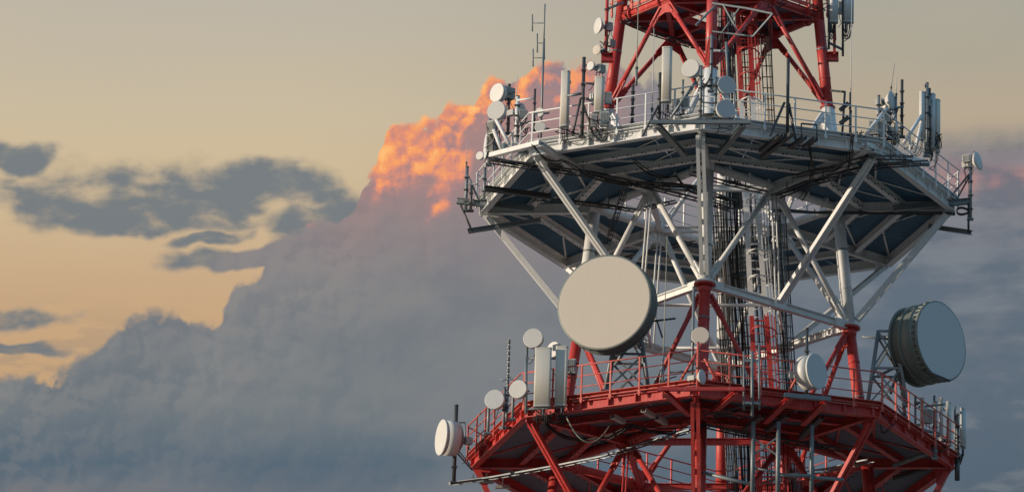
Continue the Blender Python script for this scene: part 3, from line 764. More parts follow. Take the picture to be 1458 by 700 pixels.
# ------------------------------------------------------------------ cable trays under the platforms
def tray(pts, label, wd=.34, m='dark', nc=5, seed=1, hang=.28, step=.45):
    nc = max(2, int(nc*.6)); rnd = random.Random(seed); pts = [V(p) for p in pts]; T_ = thing('cable_tray', label, 'cable tray', pts[0], 'cable trays')
    for a, b in zip(pts, pts[1:]):
        d = (b-a).normalized(); sd = V((-d.y, d.x, 0)).normalized()
        for s_ in (-1, 1): MB().beam(a+sd*s_*wd/2, b+sd*s_*wd/2, .022, .05).build('side_rail', m, T_)
        n = max(1, int((b-a).length/step))
        for i in range(n): q = a.lerp(b, (i+.5)/n); MB().beam(q-sd*wd/2, q+sd*wd/2, .035, .025).build('rung', m, T_)
        nh = max(1, int((b-a).length/2.0))
        for i in range(nh): q = a.lerp(b, (i+.5)/nh); MB().beam(q+sd*wd/2, q+sd*wd/2+V((0, 0, hang)), .04, .04).build('hanger', m, T_)
    for i in range(nc):
        o = (i+.5)/nc-.5; P = []
        for a, b in zip(pts, pts[1:]):
            d = (b-a).normalized(); sd = V((-d.y, d.x, 0)).normalized(); n = max(2, int((b-a).length/.5))
            for j in range(n): P.append(a.lerp(b, j/n)+sd*(o*wd*.85+rnd.uniform(-.02, .02))+V((0, 0, .05+rnd.uniform(-.02, .035))))
        P.append(pts[-1]+V((0, 0, .05)))
        MB().path(P, rnd.choice((.014, .018, .024)), 5).build('cable', 'black', T_)
    return T_
Z2, Z1 = PZ[2]-.22, PZ[1]-.22
def zpts(l, z): return [atz(x, y, z) for x, y in l]
tray(zpts([(700, 229), (745, 236), (830, 247), (905, 262), (985, 268), (1042, 288)], Z2), 'long cable tray packed with black cables under the front left of the white platform', .5, nc=9, seed=2)
tray(zpts([(905, 262), (958, 275), (1000, 286), (1045, 300)], Z2-.25), 'tray crossing before the sky gap in the middle of the white platform', .3, nc=4, seed=22)
tray(zpts([(985, 247), (1040, 262), (1090, 274)], Z2), 'short tray behind the front strut under the white platform', .3, nc=4, seed=3)
tray(zpts([(1322, 232), (1255, 236), (1205, 247), (1150, 262), (1104, 280)], Z2), 'cable tray under the right front edge of the white platform leading to the shaft', .42, nc=7, seed=4)
tray(zpts([(1300, 226), (1235, 224), (1185, 240), (1125, 252)], Z2+.1), 'tray with loose cables close below the right fascia of the white platform', .3, nc=6, seed=5)
tray(zpts([(760, 283), (830, 290), (905, 300), (962, 287)], Z2), 'thin tray hanging under the left bays of the white platform', .22, nc=2, seed=6)
tray(zpts([(892, 262), (880, 300), (864, 350)], Z2), 'narrow black tray crossing the left bays towards the left leg', .2, nc=4, seed=7)
tray(zpts([(880, 372), (930, 356), (990, 345)], Z2), 'far tray under the back of the white platform behind the big dish', .25, nc=2, seed=8)
tray(zpts([(1100, 300), (1140, 302), (1180, 303), (1360, 305)], Z2+.12), 'level cable run from the shaft out to the right corner of the white platform', .10, nc=3, seed=9, hang=.15, step=.9)
tray(zpts([(642, 688), (700, 680), (790, 664), (860, 650), (930, 628), (985, 612)], Z1-.3), 'long pale cable ladder rising from the lower left corner under the red platform', .26, 'galv', nc=3, seed=10)
tray(zpts([(1010, 592), (1050, 583), (1085, 575)], Z1), 'short ladder tray under the front right edge of the red platform', .36, nc=2, seed=11)
tray(zpts([(1000, 605), (1060, 618), (1130, 630), (1200, 640)], Z1), 'black tray under the right half of the red platform', .36, nc=6, seed=12)
tray(zpts([(1085, 690), (1130, 676), (1180, 668), (1240, 655)], Z1-.2), 'pale ladder tray low in the right half of the red platform', .36, 'galv', nc=3, seed=13)
tray(zpts([(888, 30), (930, 48), (985, 66), (1040, 72)], PZ[3]-.25), 'cable tray along the back of the small top platform', .3, nc=5, seed=14, hang=.15)
for i, (l, z_, lb) in enumerate([([(757, 205), (800, 228), (905, 262)], Z2, 'loose black cable sagging from the left corner of the white platform'), ([(905, 228), (960, 252), (1004, 275)], Z2+.1, 'black cable slung across the front bays of the white platform'), ([(1150, 205), (1160, 240), (1140, 285)], Z2, 'black cable hanging below the right front bays of the white platform'), ([(1214, 190), (1211, 215), (1203, 245)], Z2+.1, 'black cable draped over the white fascia near the right corner'), ([(775, 600), (830, 625), (900, 604), (1000, 605)], Z1, 'thick black cables slung under the red platform from the two green-grey panels')]):
    T_ = thing('slung_cable', lb, 'cable', atz(l[0][0], l[0][1], z_)); rnd = random.Random(i)
    for j in range(3 if i != 4 else 6):
        P = []
        pp = [atz(x, y, z_)+V((rnd.uniform(-.1, .1), rnd.uniform(-.2, .2), 0)) for x, y in l]
        for a, b in zip(pp, pp[1:]): P += sag(a, b, .12+.2*rnd.random(), 7)[:-1]
        P.append(pp[-1]); MB().path(P, .02, 5).build('cable', 'black', T_)
a = at(806, 592, -6.3); b = at(868, 605, -5.8)
T_ = thing('slung_cable', 'pale grey cable looping in a bow under the red platform edge', 'cable', a); MB().path(sag(a, b, .75, 14), .022, 6).build('cable', 'paleg', T_)
#ANT
# ------------------------------------------------------------------ the two large dishes and their lattice masts
def mast(cx_px, y0, y1, Y, wd, label, nb=2):
    a = at(cx_px, y0, Y); zt = at(cx_px, y1, Y).z; T_ = thing('dish_mast', label, 'lattice mast', a)
    cs = [V((sx_*wd/2, sy_*wd/2, 0)) for sx_, sy_ in ((-1, -1), (1, -1), (1, 1), (-1, 1))]
    top = V((a.x, a.y, zt)); tf = .45
    for c in cs: MB().tube(a+c, top+c*tf, .065, n=10).build('leg', 'galv', T_)
    for i in range(nb):
        f0, f1 = i/nb, (i+1)/nb
        for j in range(4):
            p = lambda f, q: a.lerp(top, f)+cs[q % 4]*(1-(1-tf)*f)
            MB().beam(p(f0, j), p(f1, j+1), .07, .06).build('diagonal', 'galv', T_); MB().beam(p(f1, j), p(f0, j+1), .07, .06).build('diagonal', 'galv', T_)
            MB().beam(p(f1, j), p(f1, j+1), .07, .07).build('cross_bar', 'galv', T_)
    for c in cs: MB().box(a+c, .25, .25, .04).build('foot_plate', 'galv', T_)
    return T_
dish(860.5, 430, 137, -6.2, -19, 'largest round dish with cream cover, facing left below the white platform', depth=.62, m='fabric', shroud='drum', mount=None, box=False, cat='dish', name='large_dish')
dish(1340, 485, 112, -3.2, 50, 'large drum dish with blue-grey face, turned right in the shade', depth=1.2, m='fabricg', shroud='drum', mount=None, box=False, cat='dish', name='large_dish')
mast(893, 566, 455, -4.2, 1.5, 'galvanised lattice mast behind the largest cream dish')
mast(1262, 585, 475, -2.8, 1.35, 'galvanised lattice mast left of the blue-grey drum dish')
Yr = -2.8
members('dish_bracket', 'strut frame tying the blue-grey drum dish to its mast', 'bracket', [
 (at(1262, 480, Yr), at(1300, 478, Yr), 't', .05, 0, 'galv', 'strut'), (at(1250, 535, Yr), at(1290, 515, Yr), 't', .05, 0, 'galv', 'strut'), (at(1275, 495, Yr), at(1290, 530, Yr), 't', .045, 0, 'galv', 'strut'),
 (at(1268, 560, Yr), at(1287, 500, Yr), 't', .05, 0, 'galv', 'strut'), (at(1227, 479, Yr), at(1270, 483, Yr), 't', .035, 0, 'galv', 'strut'), (at(1300, 520, Yr-.5), at(1352, 542, Yr-1.3), 't', .05, 0, 'dark', 'strut')])
members('dish_bracket', 'strut frame tying the largest cream dish to its mast', 'bracket', [
 (at(893, 470, -4.8), at(905, 440, -5.2), 't', .06, 0, 'galv', 'strut'), (at(915, 470, -4.8), at(912, 492, -5.2), 't', .06, 0, 'galv', 'strut'), (at(875, 520, -4.8), at(893, 495, -5.0), 't', .06, 0, 'galv', 'strut'), (at(935, 455, -4.8), at(943, 480, -5.0), 't', .03, 0, 'dark', 'strut'), (at(928, 457, -4.9), at(962, 453, -4.9), 't', .035, 0, 'dark', 'strut')])

# ------------------------------------------------------------------ lower platform: antennas
D = dish
D(759, 481, 28, -5.4, -12, 'small round disc on a pole above the two green-grey panels', pole_=(472, 590, 1, 'thin pole carrying the disc above the two green-grey panels'))
D(788, 497, 22, -4.6, -35, 'small disc half hidden behind the right green-grey panel top')
D(704, 568, 28, -4.6, -14, 'grey disc at the left end of the red platform railing', m='fabricg', pole_=(560, 612, 1, 'short pole carrying the grey disc at the red railing'))
D(737.5, 553.5, 26, -6.4, -20, 'cream disc between the grey disc and the green-grey panels', pole_=(540, 592, 1, 'short pole behind the cream disc beside the green-grey panels'))
D(628, 622, 50, -1.5, -68, 'white drum dish facing left, outermost at the lower left', depth=.55, m='radw', shroud='radw')
pole(646, 686, 577, -1.2, .07, 'dark mast carrying the outermost white drum dish at lower left', 'dark', 3)
members('outrigger', 'pair of thin stays from the lower left mast to the red corner', 'bracket', [
 (at(647, 640, -1.2), at(672, 668, 0), 't', .03, 0, 'dark', 'stay'), (at(647, 634, -1.2), at(670, 662, 0), 't', .025, 0, 'galv', 'stay'), (at(648, 601, -1.2), at(662, 601, -.6), 't', .025, 0, 'galv', 'arm'), (at(662, 601, -.6), at(662, 629, -.6), 't', .025, 0, 'galv', 'arm'), (at(662, 629, -.6), at(648, 630, -1.2), 't', .025, 0, 'galv', 'arm'),
 (at(640, 688, -1.2), at(700, 680, .5), 'b', .08, .08, 'galv', 'beam')])
whip(721, 600, 482, -4.3, 'jointed rod antenna standing above the grey disc at the red railing', dip=True, r=.03)
members('cross_element', 'small crossed rods half way up the jointed rod antenna', 'antenna', [(at(711, 539, -4.3), at(733, 540, -4.3), 't', .012, 0, 'galv', 'rod'), (at(715, 543, -4.6), at(728, 536, -4.0), 't', .012, 0, 'galv', 'rod')])
pole(717, 608, 552, -4.3, .05, 'grey pole at the left red railing, foot on a horizontal arm', 'galv', 1)
members('outrigger', 'short horizontal arm under the left red fascia holding the grey pole', 'bracket', [(at(713, 608, -4.4), at(741, 610, -3.0), 'b', .14, .10, 'galv', 'arm')])
panel(771.5, 579, 495, .56, .17, -6.7, -8, 'left of the two tall green-grey panels at the red platform corner', 'radome', 'tall green-grey panels')
panel(798, 578, 493, .41, .17, -6.6, -8, 'right of the two tall green-grey panels at the red platform corner', 'radome', 'tall green-grey panels')
members('support_frame', 'white pipe frame left of the tall green-grey panels', 'bracket', [(at(749, 589, -6.4), at(749, 508, -6.4), 't', .05, 0, 'galv', 'pipe'), (at(749, 510, -6.4), at(800, 510, -6.3), 't', .035, 0, 'galv', 'pipe'), (at(749, 582, -6.4), at(790, 580, -6.3), 't', .04, 0, 'galv', 'pipe')])
radio(811, 522, .45, .5, -5.6, -10, 'grey box behind the right edge of the tall green-grey panels')
clutter(785, 592, -6.4, 55, 28, 'tangle of black jumper cables below the two green-grey panels', 14, 2)
clutter(812, 530, -5.6, 22, 40, 'cables behind the right green-grey panel', 6, 3)
D(997, 477.5, 25, -8.2, -8, 'small cream disc before the front leg, above the red railing', pole_=(405, 550, 1, 'long dark pole strapped to the front leg below the white joint'), m='fabric')
D(1000, 536, 21, -8.7, 62, 'small conical dish on the front corner of the red platform', 'cone', m='fabricg', shroud='radome')
pole(993, 552, 488, -8.6, .045, 'red pipe in the front corner frame of the red platform', 'redb', 1)
F1 = -9.3
def front_frame(p, xs, ys, xl, yl, xr, yr, m, label):
    members('corner_frame', label, 'bracket', [
      (at(xs[0], ys, -9.5), at(xs[1], ys, -9.5), 'c', .14, .12, m, 'cross_beam'), (at(xs[0]+10, ys+4, -9.5), atz(xl, yl, PZ[p]-.05), 'i', .20, .14, m, 'arm'), (at(xs[1]-10, ys+4, -9.5), atz(xr, yr, PZ[p]-.05), 'i', .20, .14, m, 'arm')])
front_frame(1, (936, 1060), 553.5, 982, 590, 1010, 590, 'red', 'red outrigger frame with cross beam before the front corner of the red platform')
front_frame(2, (926, 1069), 174, 976, 222, 1022, 222, 'galv', 'galvanised outrigger frame with cross beam before the front corner of the white platform')
members('knee_brace', 'pair of red slanted braces behind the cream disc on the front corner', 'bracket', [(at(1000, 488, -8.3), at(962, 553, -8.0), 't', .045, 0, 'redb', 'strut'), (at(1003, 510, -8.3), at(1025, 550, -8.0), 't', .045, 0, 'redb', 'strut')])
# drum dish on the right front of the red platform
D(1163, 528, 50, -8.3, 55, 'white drum dish with grey face on the right front of the red railing', depth=.5, m='fabricg', shroud='radw')
pole(1148, 562, 468, -8.0, .055, 'dark pole behind the white drum dish on the right front', 'dark', 2)
members('corner_frame', 'red outrigger frame under the white drum dish on the right front', 'bracket', [
 (at(1116, 562, -8.6), at(1182, 568, -8.2), 'c', .16, .14, 'galv', 'cross_beam'), (at(1124, 567, -8.6), atz(1090, 600, PZ[1]-.05), 'i', .20, .14, 'red', 'arm'), (at(1176, 572, -8.3), atz(1143, 603, PZ[1]-.05), 'i', .20, .14, 'red', 'arm'), (at(1148, 512, -8.1), at(1122, 560, -8.0), 't', .045, 0, 'redb', 'strut'), (at(1100, 533, -7.9), at(1148, 528, -8.0), 't', .02, 0, 'galv', 'strut')])
# pipe racks hanging below the right front of the red platform
def rack(xs, y0, y1, Y, label):
    it = []
    for x in xs: it.append((at(x, y1, Y), V((at(x, y1, Y).x, Y, at(x, y0, Y).z)), 't', .075, 0, 'galv', 'post'))
    for a, b in zip(xs, xs[1:]):
        it += [(at(a, y0+22, Y), at(b, y0+48, Y), 'b', .05, .05, 'galv', 'diagonal'), (at(b, y0+22, Y), at(a, y0+48, Y), 'b', .05, .05, 'galv', 'diagonal'), (at(a, 665, Y), at(b, 672, Y), 't', .04, 0, 'galv', 'cross_bar')]
    return members('pipe_rack', label, 'pipe frame', it)
rack((1071, 1107), 600, 705, -7.4, 'galvanised pipe rack with crossed bracing hanging below the red platform')
rack((1155,), 605, 705, -7.0, 'single galvanised pipe hanging below the right front of the red platform')
members('pipe_rack', 'dark horizontal arms tying the hanging pipes together near the bottom edge', 'pipe frame', [(at(1000, 672, -7.0), at(1075, 690, -7.4), 't', .06, 0, 'galv', 'arm'), (at(1107, 675, -7.2), at(1160, 677, -7.0), 't', .06, 0, 'galv', 'arm'), (at(1155, 679, -7.0), at(1200, 682, -6), 't', .06, 0, 'galv', 'arm')])
members('pole_ladder', 'grey ladder-like pole frame fixed to the red fascia right of the front corner', 'bracket', [(at(1071, 592, -8.8), at(1071, 500, -8.8), 't', .055, 0, 'galv', 'post'), (at(1059, 583, -8.8), at(1059, 500, -8.8), 't', .035, 0, 'galv', 'post'), (at(1081, 583, -8.8), at(1081, 488, -8.8), 't', .035, 0, 'galv', 'post'), (at(1058, 513, -8.8), at(1083, 513, -8.8), 'b', .06, .09, 'galv', 'cross_bar'), (at(1058, 573, -8.8), at(1083, 573, -8.8), 'b', .06, .09, 'galv', 'cross_bar')])
for i, (x0, y0, x1, y1) in enumerate([(1085, 590, 1060, 612), (1122, 590, 1092, 612), (1170, 593, 1140, 622), (872, 592, 888, 600), (916, 583, 930, 592), (935, 594, 948, 602)]):
    members('floodlight_arm', ['dark short outrigger stub under the red platform above the pipe rack', 'dark short stub right of the pipe rack top under the red platform', 'dark stub above the single hanging pipe', 'small grey stub under the front left of the red platform, leftmost of three', 'small grey stub under the front left of the red platform, middle of three', 'small grey stub under the front left of the red platform, rightmost of three'][i], 'bracket', [(atz(x0, y0, PZ[1]-.1), atz(x1, y1, PZ[1]-.1), 'c', .18, .15, 'dark' if i < 3 else 'box', 'stub')])
# lamps under the left
for i, (x, y, lb) in enumerate([(693, 685, 'small box lamp under the left corner of the red platform'), (716, 692, 'box lamp hanging below the pale cable ladder at lower left')]):
    a = atz(x, y-12, PZ[1]-.2); T_ = thing('box_lamp', lb, 'lamp', a); MB().beam(a, a-V((0, 0, .3)), .03, .03).build('hanger', 'galv', T_); MB().beam(a+V((-.25, 0, -.33)), a+V((.25, 0, -.31)), .16, .10).build('housing', 'box', T_)
# right end of the red platform
for i, (x, y0, y1, dx) in enumerate([(1313, 610, 566, 0), (1332, 615, 571, 0), (1340, 628, 566, 0), (1351, 634, 572, 0)]):
    panel(x, y0, y1, .13 if i != 3 else .2, .13, -2.5+i*.5, 60, ['slim panel leftmost of the four at the right end of the red railing', 'slim panel second from the left at the right end of the red railing', 'tallest slim panel at the right end of the red railing', 'widest slim panel of the four at the right end of the red railing'][i], 'radw', 'slim panels at the right end', brk=(i != 1))
panel(1371, 636, 582, .40, .16, -.6, 75, 'flat pale panel outermost at the lower right', 'fabricg')
pole(1363, 650, 594, -.6, .055, 'pole carrying the outermost flat panel at the lower right', 'galv', 3)
pole(1331, 652, 585, -2.2, .07, 'thick pole through the right end of the red railing', 'galv', 2)
radio(1321, 592, .3, .5, -2.4, 40, 'small reddish grey box behind the right end of the red railing')
members('outrigger', 'two grey pipes reaching out under the right end of the red platform', 'bracket', [(atz(1272, 662, PZ[1]-.12), at(1333, 640, -2.2), 't', .085, 0, 'galv', 'pipe'), (atz(1272, 680, PZ[1]-.12), at(1366, 654, -.6), 't', .085, 0, 'dark', 'pipe'), (at(1363, 650, -.6), at(1363, 683, -.6), 't', .09, 0, 'dark', 'pipe')])
members('corner_frame', 'grey frame at the foot of the slim panels on the right end', 'bracket', [(at(1308, 579, -2.5), at(1345, 575, -2.2), 't', .04, 0, 'galv', 'arm'), (at(1308, 611, -2.5), at(1338, 616, -2.2), 't', .05, 0, 'galv', 'arm')])
clutter(1340, 632, -1.8, 30, 26, 'cables hanging from the slim panels at the lower right', 8, 5)
clutter(1368, 650, -.5, 10, 30, 'cables under the outermost flat panel at lower right', 4, 6)
whip(866, 552, 380, -6.6, 'thin greenish rod rising past the right of the largest dish', 'paleg', .02) if False else whip(943, 555, 336, -6.9, 'long thin olive rod rising right of the largest dish', 'paleg', .024, x1=950)
members('pipe_cluster', 'thin dark pipes at the red railing below the olive rod', 'bracket', [(at(938, 560, -7.6), at(946, 495, -7.6), 't', .04, 0, 'galv', 'pipe'), (at(931, 545, -7.6), at(944, 520, -7.6), 't', .03, 0, 'galv', 'pipe'), (at(952, 530, -7.4), at(990, 527, -7.4), 't', .03, 0, 'galv', 'pipe')])
clutter(955, 548, -7.6, 34, 24, 'thin cables at the red railing left of the front corner', 6, 7)
clutter(1262, 600, -5.6, 30, 30, 'black cables draped over the right corner of the red fascia', 4, 8)

# ------------------------------------------------------------------ white platform: left group
members('outrigger', 'upper dark beam jutting from the left corner under the white platform', 'bracket', [(at(651, 286, .2), atz(760, 298, PZ[2]-.1), 'i', .2, .2, 'galv', 'beam'), (at(656, 292, .2), at(673, 331, .2), 't', .04, 0, 'dark', 'link')])
members('outrigger', 'lower beam jutting from the left corner under the white platform', 'bracket', [(at(666, 329, .2), atz(770, 313, PZ[2]-.1), 'i', .16, .16, 'galv', 'beam')])
members('outrigger', 'dark tube beam below the left bays of the white platform', 'bracket', [(atz(690, 268, PZ[2]-.3), atz(785, 280, PZ[2]-.15), 'i', .18, .18, 'dark', 'beam')])
pole(663, 300, 238, .2, .06, 'outermost pole hanging off the left corner of the white platform', 'galv', 3)
whip(664, 240, 193, .2, 'thin rod topping the outermost left pole', r=.014)
pole(670, 300, 262, .0, .05, 'short pole beside the outermost left pole', 'dark', 2)
members('outrigger', 'slanted arm from the left railing out to the outermost pole', 'bracket', [(at(664, 245, .2), at(682, 285, 0), 't', .04, 0, 'galv', 'arm'), (at(666, 262, .2), at(680, 262, -.4), 't', .03, 0, 'galv', 'arm')])
D(683, 221.5, 12, -1.2, -30, 'smallest disc, left of the white platform corner', box=False)
D(692, 208, 36, -1.6, -78, 'grey dish seen almost edge-on above the smallest disc', m='fabricg', shroud='galv')
D(707.5, 132, 27, -3.2, -42, 'upper of the two white discs standing at the far left', mount=(.6, None))
D(706.5, 157, 27, -3.6, -22, 'lower of the two white discs standing at the far left')
pole(723, 190, 121, -3.0, .05, 'dark pole right of the two stacked white discs', 'dark', 3)
radio(724, 133, .42, .40, -3.0, 35, 'dark square radio head right of the two stacked white discs')
radio(716, 160, .22, .3, -3.2, -10, 'small radio box behind the lower stacked disc')
members('knee_brace', 'two white slanted struts below the two stacked discs', 'bracket', [(at(705, 168, -3.5), at(725, 205, -4.0), 't', .065, 0, 'white', 'strut'), (at(703, 185, -3.2), at(715, 215, -3.4), 't', .07, 0, 'white', 'strut')])
pole(696, 235, 160, -1.6, .06, 'thick pole behind the edge-on dish at the left', 'galv', 4)
pole(689, 285, 240, -.8, .05, 'pole at the left railing below the smallest disc', 'galv', 2)
radio(701, 182, .34, .5, -2.2, -40, 'radio box with fins behind the edge-on dish')
radio(699, 205, .30, .6, -2.0, -20, 'narrow box below the finned radio box at the left')
clutter(704, 200, -2.4, 26, 60, 'cables wound round the poles behind the edge-on dish', 12, 9)
whip(735, 150, 108, -4.4, 'white rod above the white pole group', r=.02)
pole(735, 205, 138, -4.4, .075, 'white pole carrying a cross arm in the left group', 'white', 4)
pole(760, 185, 128, -4.9, .04, 'thin dark pole at the end of the white cross arm', 'dark', 2)
members('outrigger', 'white cross arms between the white pole and the thin dark pole', 'bracket', [(at(735, 143, -4.4), at(760, 140, -4.9), 't', .035, 0, 'white', 'arm'), (at(735, 175, -4.4), at(762, 173, -4.9), 't', .035, 0, 'galv', 'arm')])
D(743, 158, 24, -4.2, 60, 'white dish facing right beside the white pole', 'cone', shroud='radw')
radio(745, 163, .3, .3, -4.6, 0, 'small box on the arm of the white pole')
clutter(748, 178, -4.7, 40, 40, 'loops of cable below the white cross arm', 10, 10)
D(768, 160, 13.5, -5.7, -25, 'upper of the two tiny discs below the tall twin-rod antenna', box=False)
D(769, 180.5, 15.5, -5.8, -8, 'lower of the two tiny discs below the tall twin-rod antenna', box=False)
# tall rod with folded dipoles
a, b = vz(770, 200, 6, -5.3); T_ = thing('dipole_antenna', 'tall pole with short side rods rising above the left of the white platform', 'antenna', a)
MB().tube(a, a.lerp(b, .72), .038, n=9).build('pipe', 'galv', T_); MB().tube(a.lerp(b, .72), b, .024, n=8).build('pipe', 'galv', T_)
for (x, y0, y1) in ((758, 45, 21), (765, 75, 48), (775, 85, 55), (759, 95, 70)):
    p0, p1 = at(x, y0, -5.3), at(x, y1, -5.3); MB().tube(p0, p1, .024, n=6).build('side_rod', 'galv', T_); q = (p0+p1)/2; MB().tube(q, V((a.x+(b.x-a.x)*0, q.y, q.z)), .014, n=6).build('arm', 'galv', T_)
members('corner_frame', 'white outrigger frame on the left front corner of the white platform', 'bracket', [
 (at(700, 221, -3.6), at(771, 203, -7.0), 'c', .22, .16, 'white', 'beam'), (at(768, 205, -7.0), atz(824, 243, PZ[2]-.1), 'i', .22, .18, 'white', 'beam'), (at(736, 212, -5.2), atz(800, 240, PZ[2]-.1), 'i', .16, .14, 'galv', 'beam')])
# front left edge
panel(803.5, 181, 102, .30, .22, -6.6, -18, 'tall cream panel, leftmost of the panels above the white platform', 'radome', side=1)
pole(828.5, 195, 83, -6.9, .06, 'tall dark pole between the two left cream panels', 'dark', 5)
members('outrigger', 'side arms from the tall dark pole to the cream panels', 'bracket', [(at(806, 137, -6.7), at(830, 133, -6.9), 't', .05, 0, 'galv', 'arm'), (at(828, 118, -6.9), at(850, 120, -7.0), 't', .04, 0, 'dark', 'arm'), (at(827, 140, -6.9), at(815, 193, -6.9), 't', .04, 0, 'dark', 'stay'), (at(831, 150, -6.9), at(845, 192, -7.0), 't', .04, 0, 'dark', 'stay'), (at(842, 88, -6.9), at(829, 97, -6.9), 't', .03, 0, 'galv', 'arm')])
D(840.5, 94, 13, -7.0, -35, 'tiny disc with radio box on the top of the tall dark pole', mount=(.25, None))
radio(856, 98, .28, .28, -6.9, 40, 'tilted small radio box right of the tiny disc')
panel(852.5, 161, 110, .33, .24, -7.1, -10, 'short cream panel before the left red leg', 'radome')
D(848, 140, 20, -6.4, 70, 'white disc edge hidden behind the short cream panel', box=False)
radio(866, 140, .25, .42, -6.7, 0, 'grey box on the right of the short cream panel')
radio(861, 170, .34, .5, -7.2, -5, 'finned box below the short cream panel')
radio(846, 172, .22, .45, -7.2, -5, 'narrow finned box below left of the short cream panel')
clutter(853, 178, -7.2, 40, 40, 'dark jumper cables below the short cream panel', 9, 11)
clutter(805, 190, -6.7, 40, 14, 'cables lying on the white kerb below the leftmost cream panel', 7, 12)
pole(900, 182, 122, -7.0, .05, 'dark pole with clamps at the white railing left of centre', 'dark', 5)
whip(906, 122, -30, -7.0, 'very long thin olive rod rising past the top of the picture', 'paleg', .022)
whip(928, 178, 40, -7.6, 'long thin white rod left of the tallest cream panel', 'radw', .022)
pole(938.5, 175, 105, -7.9, .055, 'dark pole left of the tallest cream panel', 'dark', 3)
panel(948.5, 146, 68, .34, .25, -8.2, -8, 'tallest cream panel, before the red braces near the middle', 'radome')
pole(971.5, 165, 115, -7.6, .035, 'thin short pole right of the tallest cream panel', 'galv', 2)
radio(962, 150, .26, .42, -7.6, -20, 'pale box on the railing right of the tallest cream panel')
radio(976, 146, .26, .42, -7.6, -20, 'pale box between the tallest panel and the cream disc')
members('knee_brace', 'dark slanted stays at the front of the white platform', 'bracket', [(at(991, 116, -8.3), at(955, 168, -8.3), 't', .05, 0, 'galv', 'stay'), (at(938, 150, -7.9), at(915, 193, -8.4), 't', .04, 0, 'dark', 'stay'), (at(996, 135, -8.0), at(978, 172, -8.0), 't', .06, 0, 'white', 'stay')])
clutter(955, 165, -8.0, 50, 22, 'cables at the foot of the tallest cream panel', 10, 13)
D(983, 97, 26, -8.5, -22, 'cream disc at upper centre beside the front leg')
D(1035, 121, 26.5, -8.6, 16, 'upper of the two blue-grey shaded discs right of the front leg', m='fabricg')
D(1033, 155, 26.5, -8.7, 14, 'lower of the two blue-grey shaded discs right of the front leg', m='fabricg')
pole(997, 170, 95, -8.6, .05, 'pale pole of the disc frame left of the front leg', 'galv', 4)
pole(1018, 168, 112, -8.6, .05, 'pale pole between the front leg and the two shaded discs', 'galv', 4)
pole(1012, 130, 50, -4.9, .05, 'dark blue-grey pole strapped to the front leg', 'galv', 3)
members('disc_frame', 'small ladder frame between the two poles at the front leg', 'bracket', [(at(997, 122, -8.6), at(1018, 122, -8.6), 't', .04, 0, 'dark', 'bar'), (at(997, 163, -8.6), at(1018, 163, -8.6), 't', .045, 0, 'dark', 'bar'), (at(997, 145, -8.6), at(1018, 148, -8.6), 't', .03, 0, 'galv', 'bar'), (at(1018, 121, -8.6), at(1036, 121, -8.3), 't', .035, 0, 'galv', 'bar'), (at(1018, 155, -8.6), at(1034, 155, -8.4), 't', .035, 0, 'galv', 'bar')])
clutter(1004, 118, -8.5, 22, 30, 'cables looping between the cream disc and the front leg', 8, 14)
clutter(1035, 180, -8.8, 50, 10, 'thin cables along the cross beam of the front outrigger', 5, 15)
# galvanised truss boom at the front leg, upper
Yb = -4.6
members('truss_boom', 'galvanised truss boom clamped to the upper front leg', 'bracket', [(at(1014, 5, -4.3), at(1062, 12, -4.8), 'b', .06, .06, 'galv', 'chord'), (at(1062, 12, -4.8), at(1100, 20, -5.2), 'b', .06, .06, 'galv', 'chord'), (at(1014, 45, -4.3), at(1072, 52, -4.8), 'b', .05, .05, 'galv', 'chord'), (at(1100, 20, -5.2), at(1072, 52, -4.8), 'b', .05, .05, 'galv', 'diagonal'), (at(1030, 8, -4.5), at(1052, 48, -4.8), 'b', .045, .045, 'galv', 'diagonal'), (at(1054, 10, -4.7), at(1028, 46, -4.5), 'b', .045, .045, 'galv', 'diagonal'), (at(1018, 9, -4.4), at(991, 36, -5.2), 'b', .06, .06, 'galv', 'diagonal')])
members('leg_bracket', 'thin pipes and arms clamped to the front leg above the shaded discs', 'bracket', [(at(1037, 120, -5.0), at(1034, 60, -5.0), 't', .05, 0, 'galv', 'pipe'), (at(1014, 72, -4.4), at(1037, 73, -5.0), 't', .05, 0, 'galv', 'arm')])
# front right edge
pole(1121, 192, 85, -7.9, .055, 'lone dark pole with two splayed stays on the right front of the white platform', 'dark', 0)
members('knee_brace', 'two splayed dark stays of the lone pole on the right front', 'bracket', [(at(1117, 146, -7.9), at(1096, 194, -8.2), 'b', .07, .07, 'dark', 'stay'), (at(1123, 147, -7.9), at(1133, 200, -7.6), 'b', .07, .07, 'dark', 'stay')])
for i, (x0, y0, x1, y1) in enumerate([(1128, 190, 1085, 224), (1112, 192, 1083, 215), (1146, 195, 1125, 210), (1162, 197, 1145, 209)]):
    members('outrigger', ['long dark outrigger stub below the lone pole', 'dark outrigger stub left of the lone pole', 'dark short stub right of the lone pole', 'rightmost of the dark stubs below the white fascia'][i], 'bracket', [(atz(x0, y0, PZ[2]-.05), atz(x1, y1, PZ[2]-.05), 'c', .16, .14, 'dark', 'stub')])
members('gate_frame', 'low dark square frame on the white kerb right of the lone pole', 'bracket', [(at(1141, 200, -7.8), at(1141, 176, -7.8), 'b', .05, .05, 'dark', 'bar'), (at(1141, 176, -7.8), at(1163, 178, -7.5), 'b', .05, .05, 'dark', 'bar'), (at(1163, 178, -7.5), at(1163, 200, -7.5), 'b', .05, .05, 'dark', 'bar')])
